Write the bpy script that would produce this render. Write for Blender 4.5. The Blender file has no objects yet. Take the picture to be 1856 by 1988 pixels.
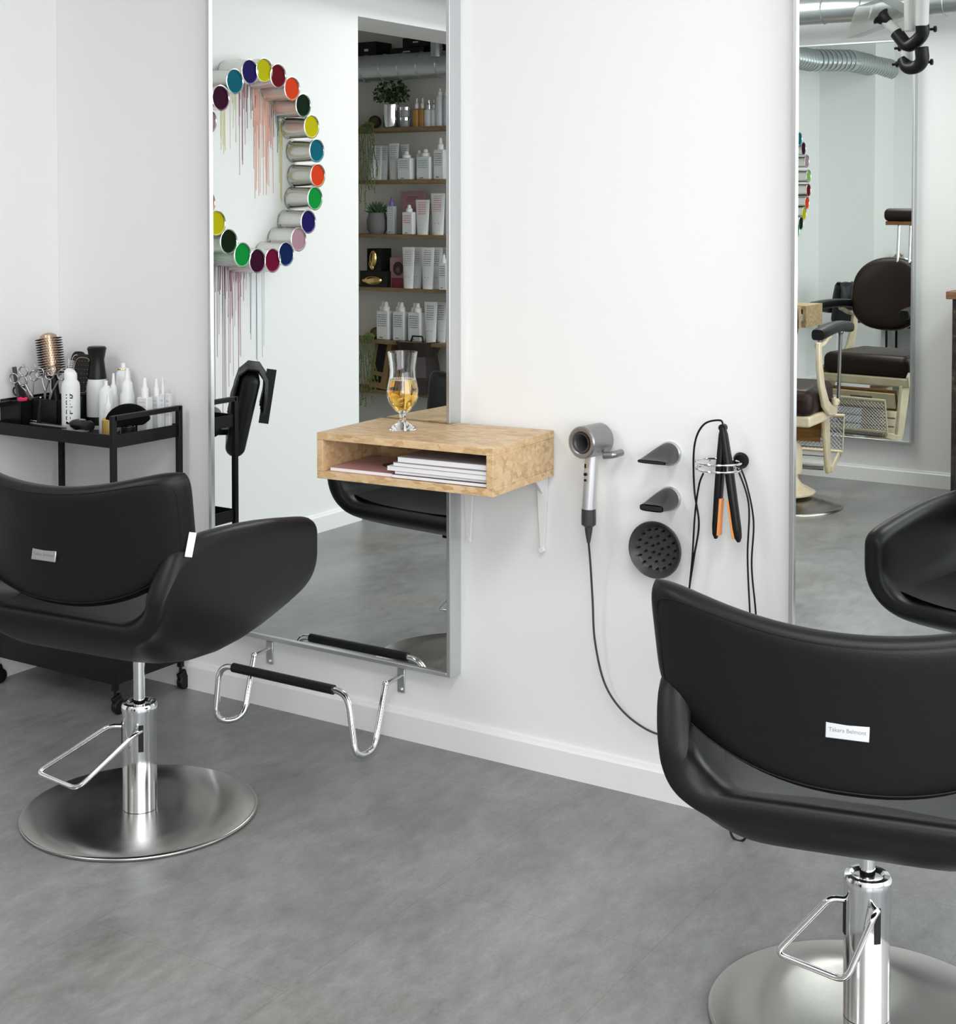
import bpy, bmesh, math, random
from mathutils import Vector, Matrix, Euler
random.seed(7)
R = math.radians
sc = bpy.context.scene
# ---------------------------------------------------------------- camera, world, light, exposure
cam = bpy.data.cameras.new('camera'); co = bpy.data.objects.new('camera', cam); sc.collection.objects.link(co)
co.location = (0, -3.196, 1.42); co.rotation_euler = (R(90 - 1.895), 0, R(32.7))
cam.sensor_fit = 'HORIZONTAL'; cam.sensor_width = 36; cam.lens = 36 * 2897 / 1856
cam.shift_x = 0; cam.shift_y = -504 / 1856; cam.clip_start = .05
sc.camera = co
sc.view_settings.view_transform = 'Standard'; sc.view_settings.look = 'None'
sc.view_settings.exposure = 0.39; sc.view_settings.gamma = 1; sc.view_settings.use_curve_mapping = False
w = bpy.data.worlds.new('world'); sc.world = w; w.use_nodes = True
w.node_tree.nodes['Background'].inputs[0].default_value = (.86, .93, 1, 1)
w.node_tree.nodes['Background'].inputs[1].default_value = 1.6
def area(name, loc, rot, sx, sy, e, col=(1, 1, 1)):
    l = bpy.data.lights.new(name, 'AREA'); l.shape = 'RECTANGLE'; l.size = sx; l.size_y = sy; l.energy = e; l.color = col
    o = bpy.data.objects.new(name, l); sc.collection.objects.link(o); o.location = loc; o.rotation_euler = rot; return o
# daylight entering through the shop window in the right wall and the window behind the camera
area('window_daylight', (2.52, -2.2, 1.5), (0, R(90), 0), 2.1, 3.6, 43, (1, .985, .97))
area('window_daylight', (1.2, -4.28, 1.6), (R(90), 0, 0), 2.2, 1.9, 50, (.97, .99, 1))
area('unseen_ceiling_light', (-.5, -2.2, 2.70), (0, 0, 0), .6, 1.6, 24, (1, .985, .965))
area('unseen_ceiling_light', (-2.95, -3.10, 2.70), (0, 0, 0), .6, 1.6, 27, (1, .985, .965))  # unseen lamp, put near the alcove opening to brighten its shelves

# ---------------------------------------------------------------- materials
def mat(name, col=(.8, .8, .8), rough=.5, metal=0, spec=.5, trans=0, ior=1.45, coat=0, sheen=0, emit=None):
    m = bpy.data.materials.new(name); m.use_nodes = True; b = m.node_tree.nodes['Principled BSDF']
    b.inputs['Base Color'].default_value = (*col, 1); b.inputs['Roughness'].default_value = rough
    b.inputs['Metallic'].default_value = metal; b.inputs['Specular IOR Level'].default_value = spec
    b.inputs['Transmission Weight'].default_value = trans; b.inputs['IOR'].default_value = ior
    b.inputs['Coat Weight'].default_value = coat; b.inputs['Sheen Weight'].default_value = sheen
    # faint procedural unevenness so that no surface is perfectly flat in gloss
    nt = m.node_tree; tc = nt.nodes.new('ShaderNodeTexCoord'); nz = nt.nodes.new('ShaderNodeTexNoise')
    nz.inputs['Scale'].default_value = 14; nt.links.new(tc.outputs['Object'], nz.inputs['Vector'])
    mr = nt.nodes.new('ShaderNodeMapRange'); mr.inputs[3].default_value = max(0, rough - .03); mr.inputs[4].default_value = rough + .03
    nt.links.new(nz.outputs['Fac'], mr.inputs[0]); nt.links.new(mr.outputs[0], b.inputs['Roughness'])
    return m
def ramp(nt, src, stops):
    r = nt.nodes.new('ShaderNodeValToRGB'); e = r.color_ramp.elements
    while len(e) < len(stops): e.new(.5)
    for i, (p, c) in enumerate(stops): e[i].position = p; e[i].color = (*c, 1)
    nt.links.new(src, r.inputs[0]); return r.outputs[0]
def node(nt, t, **kw):
    n = nt.nodes.new(t)
    for k, v in kw.items():
        if k in n.inputs: n.inputs[k].default_value = v
        else: setattr(n, k, v)
    return n
def coords(nt, scale=(1, 1, 1), rot=(0, 0, 0)):
    tc = nt.nodes.new('ShaderNodeTexCoord'); mp = nt.nodes.new('ShaderNodeMapping')
    mp.inputs['Scale'].default_value = scale; mp.inputs['Rotation'].default_value = rot
    nt.links.new(tc.outputs['Object'], mp.inputs[0]); return mp.outputs[0]
def bump(m, h, strength=.1, dist=.01):
    nt = m.node_tree; b = nt.nodes.new('ShaderNodeBump'); b.inputs['Strength'].default_value = strength; b.inputs['Distance'].default_value = dist
    nt.links.new(h, b.inputs['Height']); nt.links.new(b.outputs[0], nt.nodes['Principled BSDF'].inputs['Normal'])
WALL = mat('wall_paint', (.84, .84, .835), .6, spec=.25)
def wall_bump():
    nt = WALL.node_tree; n = node(nt, 'ShaderNodeTexNoise', Scale=120.0, Detail=3.0); nt.links.new(coords(nt), n.inputs['Vector']); bump(WALL, n.outputs['Fac'], .06, .004)
wall_bump()
TRIM = mat('white_trim_paint', (.85, .85, .84), .35)
CEIL = mat('ceiling_paint', (.82, .82, .81), .7)
ALC = mat('grey_alcove_paint', (.78, .76, .72), .7)
def floor_mat():
    m = mat('concrete_look_vinyl', (.3, .3, .3), .3); nt = m.node_tree; b = nt.nodes['Principled BSDF']
    n1 = node(nt, 'ShaderNodeTexNoise', Scale=3.2, Detail=9.0, Roughness=.62); nt.links.new(coords(nt, (1, .62, 1)), n1.inputs['Vector'])
    n2 = node(nt, 'ShaderNodeTexNoise', Scale=16.0, Detail=8.0, Roughness=.7); nt.links.new(coords(nt, (1.9, .8, 1), (0, 0, .5)), n2.inputs['Vector'])
    n3 = node(nt, 'ShaderNodeTexNoise', Scale=170.0, Detail=3.0); nt.links.new(coords(nt, (1, .5, 1)), n3.inputs['Vector'])
    mx = node(nt, 'ShaderNodeMix'); mx.data_type = 'FLOAT'; mx.inputs[0].default_value = .42
    nt.links.new(n1.outputs['Fac'], mx.inputs[2]); nt.links.new(n2.outputs['Fac'], mx.inputs[3])
    mx2 = node(nt, 'ShaderNodeMix'); mx2.data_type = 'FLOAT'; mx2.inputs[0].default_value = .12
    nt.links.new(mx.outputs[0], mx2.inputs[2]); nt.links.new(n3.outputs['Fac'], mx2.inputs[3])
    c = ramp(nt, mx2.outputs[0], [(.30, (.125, .125, .125)), (.46, (.215, .218, .218)), (.54, (.265, .27, .272)), (.70, (.36, .37, .375))])
    # brownish clouds
    n4 = node(nt, 'ShaderNodeTexNoise', Scale=2.0, Detail=5.0); nt.links.new(coords(nt), n4.inputs['Vector'])
    f4 = ramp(nt, n4.outputs['Fac'], [(.5, (0, 0, 0)), (.72, (1, 1, 1))])
    mc = node(nt, 'ShaderNodeMix'); mc.data_type = 'RGBA'; mc.blend_type = 'MULTIPLY'
    nt.links.new(f4, mc.inputs[0]); nt.links.new(c, mc.inputs[6]); mc.inputs[7].default_value = (.95, .90, .84, 1)
    br = node(nt, 'ShaderNodeTexBrick'); br.offset = .5; br.inputs['Scale'].default_value = 1.0
    br.inputs['Brick Width'].default_value = .98; br.inputs['Row Height'].default_value = .49; br.inputs['Mortar Size'].default_value = .0012; br.inputs['Mortar Smooth'].default_value = .3
    mp = nt.nodes.new('ShaderNodeMapping'); tc = nt.nodes.new('ShaderNodeTexCoord'); mp.inputs['Rotation'].default_value = (0, 0, R(90)); mp.inputs['Location'].default_value = (.31, .25, 0)
    nt.links.new(tc.outputs['Object'], mp.inputs[0]); nt.links.new(mp.outputs[0], br.inputs['Vector'])
    m2 = node(nt, 'ShaderNodeMix'); m2.data_type = 'RGBA'; m2.blend_type = 'MULTIPLY'
    mf = node(nt, 'ShaderNodeMath', operation='MULTIPLY'); mf.inputs[1].default_value = .26; nt.links.new(br.outputs['Fac'], mf.inputs[0])
    nt.links.new(mf.outputs[0], m2.inputs[0]); nt.links.new(mc.outputs[2], m2.inputs[6]); m2.inputs[7].default_value = (.3, .27, .24, 1)
    nt.links.new(m2.outputs[2], b.inputs['Base Color'])
    rr = ramp(nt, n2.outputs['Fac'], [(.3, (.30, .30, .30)), (.7, (.40, .40, .40))]); nt.links.new(rr, b.inputs['Roughness'])
    bump(m, mx2.outputs[0], .05, .004); return m
FLOOR = floor_mat()
def leather():
    m = mat('black_leatherette', (.0072, .0068, .0082), .40, spec=.32); nt = m.node_tree
    n = node(nt, 'ShaderNodeTexVoronoi', Scale=420.0); nt.links.new(coords(nt), n.inputs['Vector']); bump(m, n.outputs['Distance'], .12, .001); return m
LEATHER = leather()
SEATL = mat('worn_black_leatherette', (.018, .0175, .019), .36, spec=.45)
BROWN = mat('brown_leather', (.020, .0095, .0065), .40, spec=.3)
CHROME = mat('chrome', (.82, .83, .84), .07, 1)
def brushed():
    m = mat('brushed_steel', (.46, .45, .435), .22, 1); nt = m.node_tree; b = nt.nodes['Principled BSDF']
    b.inputs['Anisotropic'].default_value = .75
    t = nt.nodes.new('ShaderNodeTangent'); t.direction_type = 'RADIAL'; t.axis = 'Z'; nt.links.new(t.outputs[0], b.inputs['Tangent']); return m
STEEL = brushed()
SLOT = mat('dark_slot', (.01, .01, .01), .7)
ALU = mat('anodised_aluminium', (.62, .63, .64), .34, .9)
def mirror_mat():
    m = bpy.data.materials.new('mirror_glass'); m.use_nodes = True; nt = m.node_tree; b = nt.nodes['Principled BSDF']
    b.inputs['Base Color'].default_value = (.885, .925, .905, 1); b.inputs['Metallic'].default_value = 1; b.inputs['Roughness'].default_value = 0; return m
MIRROR = mirror_mat()
def osb():
    m = mat('strand_board', (.6, .42, .24), .38); nt = m.node_tree; b = nt.nodes['Principled BSDF']
    v = node(nt, 'ShaderNodeTexVoronoi', Scale=38.0, Randomness=1.0); nt.links.new(coords(nt, (1, 1.6, 2.4), (.3, .2, .9)), v.inputs['Vector'])
    n = node(nt, 'ShaderNodeTexNoise', Scale=34.0, Detail=6.0, Distortion=1.8); nt.links.new(coords(nt, (1, 3, 3)), n.inputs['Vector'])
    sx = nt.nodes.new('ShaderNodeSeparateColor'); nt.links.new(v.outputs['Color'], sx.inputs[0])
    mx = node(nt, 'ShaderNodeMix'); mx.data_type = 'FLOAT'; mx.inputs[0].default_value = .58
    nt.links.new(sx.outputs[0], mx.inputs[2]); nt.links.new(n.outputs['Fac'], mx.inputs[3])
    c = ramp(nt, mx.outputs[0], [(.20, (.46, .27, .12)), (.40, (.60, .40, .21)), (.60, (.67, .47, .27)), (.82, (.74, .56, .35))])
    nt.links.new(c, b.inputs['Base Color']); bump(m, mx.outputs[0], .08, .002); return m
OSB = osb()
def wood(name, c1, c2, rough=.5, sc_=(2, 14, 14)):
    m = mat(name, c1, rough); nt = m.node_tree; b = nt.nodes['Principled BSDF']
    n = node(nt, 'ShaderNodeTexNoise', Scale=5.0, Detail=6.0, Distortion=1.2); nt.links.new(coords(nt, sc_), n.inputs['Vector'])
    nt.links.new(ramp(nt, n.outputs['Fac'], [(.35, c1), (.65, c2)]), b.inputs['Base Color']); return m
OAK = wood('oak_shelf_board', (.20, .125, .06), (.30, .20, .11))
WOODTOP = wood('walnut_top', (.16, .075, .035), (.27, .14, .07))
def bark():
    m = mat('dark_speckled_panel', (.03, .022, .018), .5); nt = m.node_tree; b = nt.nodes['Principled BSDF']
    n = node(nt, 'ShaderNodeTexNoise', Scale=30.0, Detail=8.0, Roughness=.8); nt.links.new(coords(nt), n.inputs['Vector'])
    nt.links.new(ramp(nt, n.outputs['Fac'], [(.45, (.012, .009, .008)), (.58, (.05, .035, .025)), (.72, (.35, .25, .15))]), b.inputs['Base Color']); return m
BARK = bark()
BLACKM = mat('black_powder_coat', (.006, .006, .0065), .45, spec=.3)
BLACKP = mat('black_plastic', (.006, .006, .006), .38, spec=.35)
MATTE = mat('matt_black', (.004, .004, .004), .85, spec=.1)
WHITEP = mat('white_plastic', (.84, .84, .83), .35)
WHITES = mat('satin_white_bottle', (.76, .77, .78), .4)
GREYP = mat('dark_grey_plastic', (.055, .05, .055), .38, .2)
NICKEL = mat('nickel_grey_metal', (.30, .30, .31), .3, .85)
SATIN = mat('satin_aluminium_tube', (.66, .66, .68), .42, .75)
def glass_mat(name, col, rough=0, ior=1.45):
    m = mat(name, col, rough, trans=1, ior=ior); nt = m.node_tree
    for l in list(nt.links):
        if l.to_socket.name == 'Roughness': nt.links.remove(l)
    nt.nodes['Principled BSDF'].inputs['Roughness'].default_value = rough
    return m
GLASS = glass_mat('clear_glass', (1, 1, 1)); BEER = glass_mat('amber_beer', (1.0, .60, .10), 0, 1.33)
HAZE = glass_mat('clear_plastic_sheet', (.90, .90, .885), .30, 1.12)
GOLD = mat('gold_metal', (.75, .55, .22), .22, 1); BRUSHG = mat('bronze_barrel', (.50, .36, .26), .3, 1)
AMBER = mat('amber_bottle', (.50, .25, .05), .15); GOLDFOIL = mat('gold_label', (.62, .40, .12), .3, .5)
RED = mat('pink_red_plastic', (.72, .02, .10), .35); ORANGE = mat('copper_orange_plate', (.85, .33, .09), .35)
TIN = mat('tin_plate', (.70, .69, .665), .2, 1)
GALV = mat('galvanised_steel', (.50, .54, .55), .3, .85)
CREAM = mat('cream_enamel', (.74, .62, .42), .3)
def worn():
    nt = CREAM.node_tree; b = nt.nodes['Principled BSDF']
    n = node(nt, 'ShaderNodeTexNoise', Scale=9.0, Detail=9.0, Roughness=.75); nt.links.new(coords(nt), n.inputs['Vector'])
    nt.links.new(ramp(nt, n.outputs['Fac'], [(.30, (.16, .09, .04)), (.37, (.66, .54, .36)), (.6, (.78, .68, .49))]), b.inputs['Base Color'])
worn()
RUST = wood('worn_brown_enamel', (.22, .10, .03), (.34, .17, .05))
LEAF = mat('leaf_green', (.035, .065, .018), .5); LEAF2 = mat('pale_leaf_green', (.14, .19, .05), .55); SUCC = mat('succulent_green', (.07, .13, .06), .5)
CONC = mat('concrete_pot', (.17, .17, .165), .8); MOSS = mat('moss_ball', (.07, .05, .025), .9)
PAPER = mat('paper_edges', (.80, .79, .81), .6); PINKB = mat('pink_card', (.38, .21, .23), .5); KRAFT = mat('kraft_card', (.36, .22, .11), .7)
MAGCOV = mat('magazine_cover', (.55, .30, .30), .3); PURPLE = mat('lilac_plastic', (.22, .15, .50), .35); SKIN = mat('brown_portrait_tone', (.20, .10, .06), .5)
CAPE = mat('black_cape_cloth', (.02, .02, .022), .5); PIPEW = mat('off_white_pipe', (.55, .55, .54), .35)
GREYI = mat('grey_print', (.2, .2, .22), .5)
def print_mat(name, col, dens=150):
    m = mat(name, col, .45); nt = m.node_tree; b = nt.nodes['Principled BSDF']
    wv = node(nt, 'ShaderNodeTexWave', Scale=dens / 6.283 * 1.0, Distortion=0.0); wv.bands_direction = 'Z'; nt.links.new(coords(nt), wv.inputs['Vector'])
    n = node(nt, 'ShaderNodeTexNoise', Scale=60.0, Detail=2.0); nt.links.new(coords(nt, (14, 1, 1)), n.inputs['Vector'])
    a = node(nt, 'ShaderNodeMath', operation='MULTIPLY'); nt.links.new(ramp(nt, wv.outputs['Fac'], [(.45, (0, 0, 0)), (.6, (1, 1, 1))]), a.inputs[0]); nt.links.new(ramp(nt, n.outputs['Fac'], [(.40, (.25, .25, .25)), (.55, (1, 1, 1))]), a.inputs[1])
    mx = node(nt, 'ShaderNodeMix'); mx.data_type = 'RGBA'; nt.links.new(a.outputs[0], mx.inputs[0]); mx.inputs[6].default_value = (.76, .77, .78, 1); mx.inputs[7].default_value = (*col, 1)
    nt.links.new(mx.outputs[2], b.inputs['Base Color']); return m
TEALP = print_mat('teal_print', (.22, .40, .45)); REDP = print_mat('red_print', (.60, .16, .22)); GREYP2 = print_mat('grey_text_print', (.18, .18, .20)); PINKP = print_mat('pink_print', (.42, .28, .33)); FAINTP = print_mat('faint_grey_print', (.56, .56, .57))

# ---------------------------------------------------------------- helpers
COL = sc.collection
class MB:
    def __init__(s): s.b = bmesh.new()
    def _m(s, vs, M):
        if M is not None:
            for v in vs: v.co = M @ v.co
    def box(s, c, d, rot=None, M=None):
        r = bmesh.ops.create_cube(s.b, size=1); T = Matrix.Translation(c)
        if rot: T = T @ Euler(rot).to_matrix().to_4x4()
        T = T @ Matrix.Diagonal((*d, 1))
        if M is not None: T = M @ T
        for v in r['verts']: v.co = T @ v.co
        return s
    def cyl(s, p0, p1, r0, r1=None, n=24, caps=True):
        p0 = Vector(p0); p1 = Vector(p1); r1 = r0 if r1 is None else r1; d = p1 - p0
        q = Vector((0, 0, 1)).rotation_difference(d.normalized()).to_matrix().to_4x4()
        r = bmesh.ops.create_cone(s.b, cap_ends=caps, segments=n, radius1=max(r0, 1e-5), radius2=max(r1, 1e-5), depth=d.length)
        T = Matrix.Translation((p0 + p1) / 2) @ q
        for v in r['verts']: v.co = T @ v.co
        return s
    def sph(s, c, r, n=16, sc_=(1, 1, 1), rot=None):
        q = bmesh.ops.create_uvsphere(s.b, u_segments=n, v_segments=max(6, n // 2), radius=r)
        T = Matrix.Translation(c)
        if rot: T = T @ Euler(rot).to_matrix().to_4x4()
        T = T @ Matrix.Diagonal((*sc_, 1))
        for v in q['verts']: v.co = T @ v.co
        return s
    def tube(s, pts, r, n=10, closed=False, rad=None, caps=True):
        pts = [Vector(p) for p in pts]; N = len(pts); rings = []
        ref = None
        for i, p in enumerate(pts):
            a = pts[(i - 1) % N] if (closed or i > 0) else p; c = pts[(i + 1) % N] if (closed or i < N - 1) else p
            t = (c - a).normalized() if (c - a).length > 1e-9 else Vector((0, 0, 1))
            if ref is None:
                ref = Vector((0, 0, 1)) if abs(t.z) < .9 else Vector((1, 0, 0))
            u = (ref - t * ref.dot(t)); u = u.normalized() if u.length > 1e-6 else t.orthogonal().normalized(); ref = u
            v = t.cross(u); rr = rad[i] if rad else r
            rings.append([s.b.verts.new(p + (u * math.cos(k * 2 * math.pi / n) + v * math.sin(k * 2 * math.pi / n)) * rr) for k in range(n)])
        M = N if closed else N - 1
        for i in range(M):
            A = rings[i]; B = rings[(i + 1) % N]
            for k in range(n): s.b.faces.new((A[k], A[(k + 1) % n], B[(k + 1) % n], B[k]))
        if not closed and caps:
            s.b.faces.new(rings[0][::-1]); s.b.faces.new(rings[-1])
        return s
    def lathe(s, prof, loc=(0, 0, 0), n=32, M=None):
        T = Matrix.Translation(loc)
        if M is not None: T = T @ M
        rings = []
        for (r, z) in prof:
            if r < 1e-6: rings.append([s.b.verts.new(T @ Vector((0, 0, z)))])
            else: rings.append([s.b.verts.new(T @ Vector((r * math.cos(k * 2 * math.pi / n), r * math.sin(k * 2 * math.pi / n), z))) for k in range(n)])
        for A, B in zip(rings, rings[1:]):
            for k in range(n):
                k2 = (k + 1) % n
                if len(A) == 1 and len(B) == 1: continue
                if len(A) == 1: s.b.faces.new((A[0], B[k2], B[k]))
                elif len(B) == 1: s.b.faces.new((A[k], A[k2], B[0]))
                else: s.b.faces.new((A[k], A[k2], B[k2], B[k]))
        return s
    def prism(s, poly, h, M=None):
        """poly in xy, extruded along z from 0 to h, then placed by M"""
        M = M if M is not None else Matrix()
        A = [s.b.verts.new(M @ Vector((x, y, 0))) for x, y in poly]; B = [s.b.verts.new(M @ Vector((x, y, h))) for x, y in poly]
        n = len(poly); s.b.faces.new(A[::-1]); s.b.faces.new(B)
        for k in range(n): s.b.faces.new((A[k], A[(k + 1) % n], B[(k + 1) % n], B[k]))
        return s
    def grid(s, P):
        V = [[s.b.verts.new(p) for p in row] for row in P]
        for i in range(len(V) - 1):
            for j in range(len(V[0]) - 1): s.b.faces.new((V[i][j], V[i + 1][j], V[i + 1][j + 1], V[i][j + 1]))
        return V
    def build(s, name, m, parent=None, bevel=0, seg=2, sub=0, ang=35, flat=False, fix=True):
        if fix: bmesh.ops.recalc_face_normals(s.b, faces=s.b.faces)
        me = bpy.data.meshes.new(name); s.b.to_mesh(me); s.b.free()
        me.materials.append(m)
        if not flat:
            for p in me.polygons: p.use_smooth = True
            me.set_sharp_from_angle(angle=R(ang))
        o = bpy.data.objects.new(name, me); COL.objects.link(o)
        if parent: o.parent = parent
        if bevel:
            b = o.modifiers.new('b', 'BEVEL'); b.width = bevel; b.segments = seg; b.limit_method = 'ANGLE'; b.angle_limit = R(30); b.harden_normals = False
        if sub:
            b = o.modifiers.new('s', 'SUBSURF'); b.levels = sub; b.render_levels = sub
        return o
def tag(o, label, cat, group=None, kind=None):
    o['label'] = label; o['category'] = cat
    if group: o['group'] = group
    if kind: o['kind'] = kind
    return o
def thing(name, label, cat, loc=(0, 0, 0), rz=0, group=None, rot=None):
    o = bpy.data.objects.new(name, None); COL.objects.link(o); o.location = loc; o.empty_display_size = .05
    o.rotation_euler = rot if rot else (0, 0, rz)
    return tag(o, label, cat, group)
def struct(o): o['kind'] = 'structure'; return o
def dup(t, loc, rz=None, label=None, rot=None):
    def cp(o, par):
        c = o.copy(); COL.objects.link(c)
        if par: c.parent = par
        for ch in kids(o): cp(ch, c)
        return c
    c = cp(t, None); c.location = loc
    if rz is not None: c.rotation_euler = (0, 0, rz)
    if rot: c.rotation_euler = rot
    if label: c['label'] = label
    return c
def kids(o): return [x for x in list(COL.objects) if x.parent == o]
def text(body, size, m, parent, loc, rot, name='lettering', depth=.0004, align='CENTER', sx=1):
    c = bpy.data.curves.new(name, 'FONT'); c.body = body; c.size = size; c.extrude = depth; c.align_x = align; c.align_y = 'CENTER'
    t = bpy.data.objects.new('tmp', c); COL.objects.link(t)
    bpy.context.view_layer.update()
    me = bpy.data.meshes.new_from_object(t.evaluated_get(bpy.context.evaluated_depsgraph_get()))
    bpy.data.objects.remove(t); me.materials.clear(); me.materials.append(m)
    o = bpy.data.objects.new(name, me); COL.objects.link(o); o.parent = parent; o.location = loc; o.rotation_euler = rot; o.scale = (sx, 1, 1); return o
def spline(pts, k=8, closed=False):
    P = [Vector(p) for p in pts]; n = len(P); out = []
    for i in range(n if closed else n - 1):
        g = lambda j: P[j % n] if closed else P[min(max(j, 0), n - 1)]
        a, b, c, d = g(i - 1), g(i), g(i + 1), g(i + 2)
        for q in range(k):
            t = q / k; out.append(.5 * ((2 * b) + (c - a) * t + (2 * a - 5 * b + 4 * c - d) * t * t + (3 * b - a - 3 * c + d) * t ** 3))
    if not closed: out.append(P[-1])
    return out
def fillet(pts, r, k=6, closed=False):
    P = [Vector(p) for p in pts]; n = len(P); out = []
    for i in range(n):
        if not closed and i in (0, n - 1): out.append(P[i]); continue
        a = P[i - 1]; b = P[i]; c = P[(i + 1) % n]; u = (a - b); v = (c - b)
        rr = min(r, u.length * .49, v.length * .49); p0 = b + u.normalized() * rr; p1 = b + v.normalized() * rr
        for q in range(k + 1):
            t = q / k; out.append(p0 * (1 - t) ** 2 + b * 2 * t * (1 - t) + p1 * t * t)
    return out

# ================================================================ SETTING
XL, XJ, YJ, YE, YB, XR, ZC, XA = -4.04, -3.60, -.48, -2.20, -4.36, 2.6, 2.75, -6.3
def sbox(name, x0, x1, y0, y1, z0, z1, m, bevel=0):
    return struct(MB().box(((x0 + x1) / 2, (y0 + y1) / 2, (z0 + z1) / 2), (x1 - x0, y1 - y0, z1 - z0)).build(name, m, bevel=bevel, flat=not bevel))
sbox('floor', XA, XR, YB - .1, .1, -.1, 0, FLOOR)
sbox('ceiling', XA, XR, YB - .1, .1, ZC, ZC + .1, CEIL)
sbox('wall_front', XA, XR, 0, .12, 0, ZC, WALL)
sbox('wall_corner_column', XL - .3, XJ, YJ, -.0005, 0, ZC, WALL)
sbox('wall_left', -4.365, XL, YE, YJ, 0, ZC, WALL)
sbox('trim_1', -4.365, XL, YB, YE, 2.248, ZC, WALL)
sbox('wall_alcove_side', XA, -4.365, YE, YE + .1, 0, ZC, ALC)
sbox('wall_alcove_end', XA - .1, XA, YB, YE + .1, 0, ZC, ALC)
sbox('wall_alcove_back', XA, -4.366, YB - .001, YB + .004, 0, ZC, ALC)
b = MB()   # back wall with a window opening behind the camera
for x0, x1, z0, z1 in ((XA, .25, 0, ZC), (2.15, XR, 0, ZC), (.25, 2.15, 0, .5), (.25, 2.15, 2.55, ZC)):
    b.box(((x0 + x1) / 2, YB - .06, (z0 + z1) / 2), (x1 - x0, .12, z1 - z0))
struct(b.build('wall_back', WALL, flat=True))
b = MB()
for y0, y1, z0, z1 in ((YB, -4.05, 0, ZC), (-.35, .0, 0, ZC), (-4.05, -.35, 0, .4), (-4.05, -.35, 2.6, ZC)):
    b.box((XR + .06, (y0 + y1) / 2, (z0 + z1) / 2), (.12, y1 - y0, z1 - z0))
struct(b.build('wall_right', WALL, flat=True))
b = MB()
for y in (-4.02, -2.8, -1.6, -.38): b.box((XR + .06, y, 1.5), (.05, .05, 2.2))
for z in (.43, 2.57): b.box((XR + .06, -2.2, z), (.05, 3.7, .05))
struct(b.build('window_1', TRIM, bevel=.004))
b = MB()
for x in (.28, 1.2, 2.12): b.box((x, YB - .06, 1.52), (.05, .05, 2.05))
for z in (.53, 2.52): b.box((1.2, YB - .06, z), (1.9, .05, .05))
struct(b.build('window_2', TRIM, bevel=.004))
def baseboard(name, p0, p1, nrm):
    """profile swept along the wall: flat board with a small stepped bead on top"""
    p0 = Vector(p0); p1 = Vector(p1); nv = Vector(nrm)
    prof = [(0, 0), (.016, 0), (.016, .066), (.013, .070), (.010, .071), (.008, .077), (0, .080)]
    b = MB(); A = [b.b.verts.new(p0 + nv * d + Vector((0, 0, z))) for d, z in prof]; B = [b.b.verts.new(p1 + nv * d + Vector((0, 0, z))) for d, z in prof]
    for k in range(len(prof)): j = (k + 1) % len(prof); b.b.faces.new((A[k], A[j], B[j], B[k]))
    b.b.faces.new(A[::-1]); b.b.faces.new(B)
    return struct(b.build(name, TRIM, flat=True))
baseboard('baseboard_front', (XJ, 0, 0), (XR, 0, 0), (0, -1, 0))
baseboard('baseboard_column', (XJ, YJ, 0), (XJ, 0, 0), (1, 0, 0))
baseboard('baseboard_left', (XL, YE, 0), (XL, YJ, 0), (1, 0, 0))
baseboard('baseboard_back', (-4.36, YB, 0), (XR, YB, 0), (0, 1, 0))
# unseen ceiling fittings of the two area lamps; second added to brighten the alcove
for x, y, wd in ((-.5, -2.2, 'nearer the camera'), (-2.95, -3.10, 'added to brighten the alcove shelves')):
    t = thing('unseen_ceiling_panel', 'slim white rectangular ceiling light panel ' + wd, 'light', (x, y, ZC))
    MB().box((0, 0, -.012), (.66, 1.66, .024)).build('housing', TRIM, t, bevel=.004)

# ================================================================ MIRRORS
def wall_mirror(label, x0, x1, z0, z1, ywall, face, rz=0):
    """face -1: looks to -y (front wall); +1: looks to +y (back wall)"""
    t = thing('wall_mirror', label, 'mirror', ((x0 + x1) / 2, ywall, z0), rz)
    W = x1 - x0; Hh = z1 - z0; b = MB(); f = .011
    for cx, cz, dx, dz in ((-W / 2 + f / 2, Hh / 2, f, Hh), (W / 2 - f / 2, Hh / 2, f, Hh), (0, f / 2, W - 2 * f, f), (0, Hh - f / 2, W - 2 * f, f)):
        b.box((cx, face * .0265, cz), (dx, .051, dz))
    b.build('frame', ALU, t, bevel=.0015)
    MB().box((0, face * .0225, Hh / 2), (W - 2 * f + .002, .044, Hh - 2 * f + .002)).build('mirror_pane', MIRROR, t, flat=True)
    return t
wall_mirror('tall aluminium-framed wall mirror behind the small strand-board shelf', -2.931, -2.104, .204, 2.224, 0, -1)
wall_mirror('tall aluminium-framed wall mirror right of the hair dryer, behind the right chair', -1.198, -.37, .204, 2.224, 0, -1)
wall_mirror('tall aluminium-framed mirror on the back wall facing the cream barber chair', -3.01, -2.187, .215, 2.235, YB, 1, R(-.15))

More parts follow.
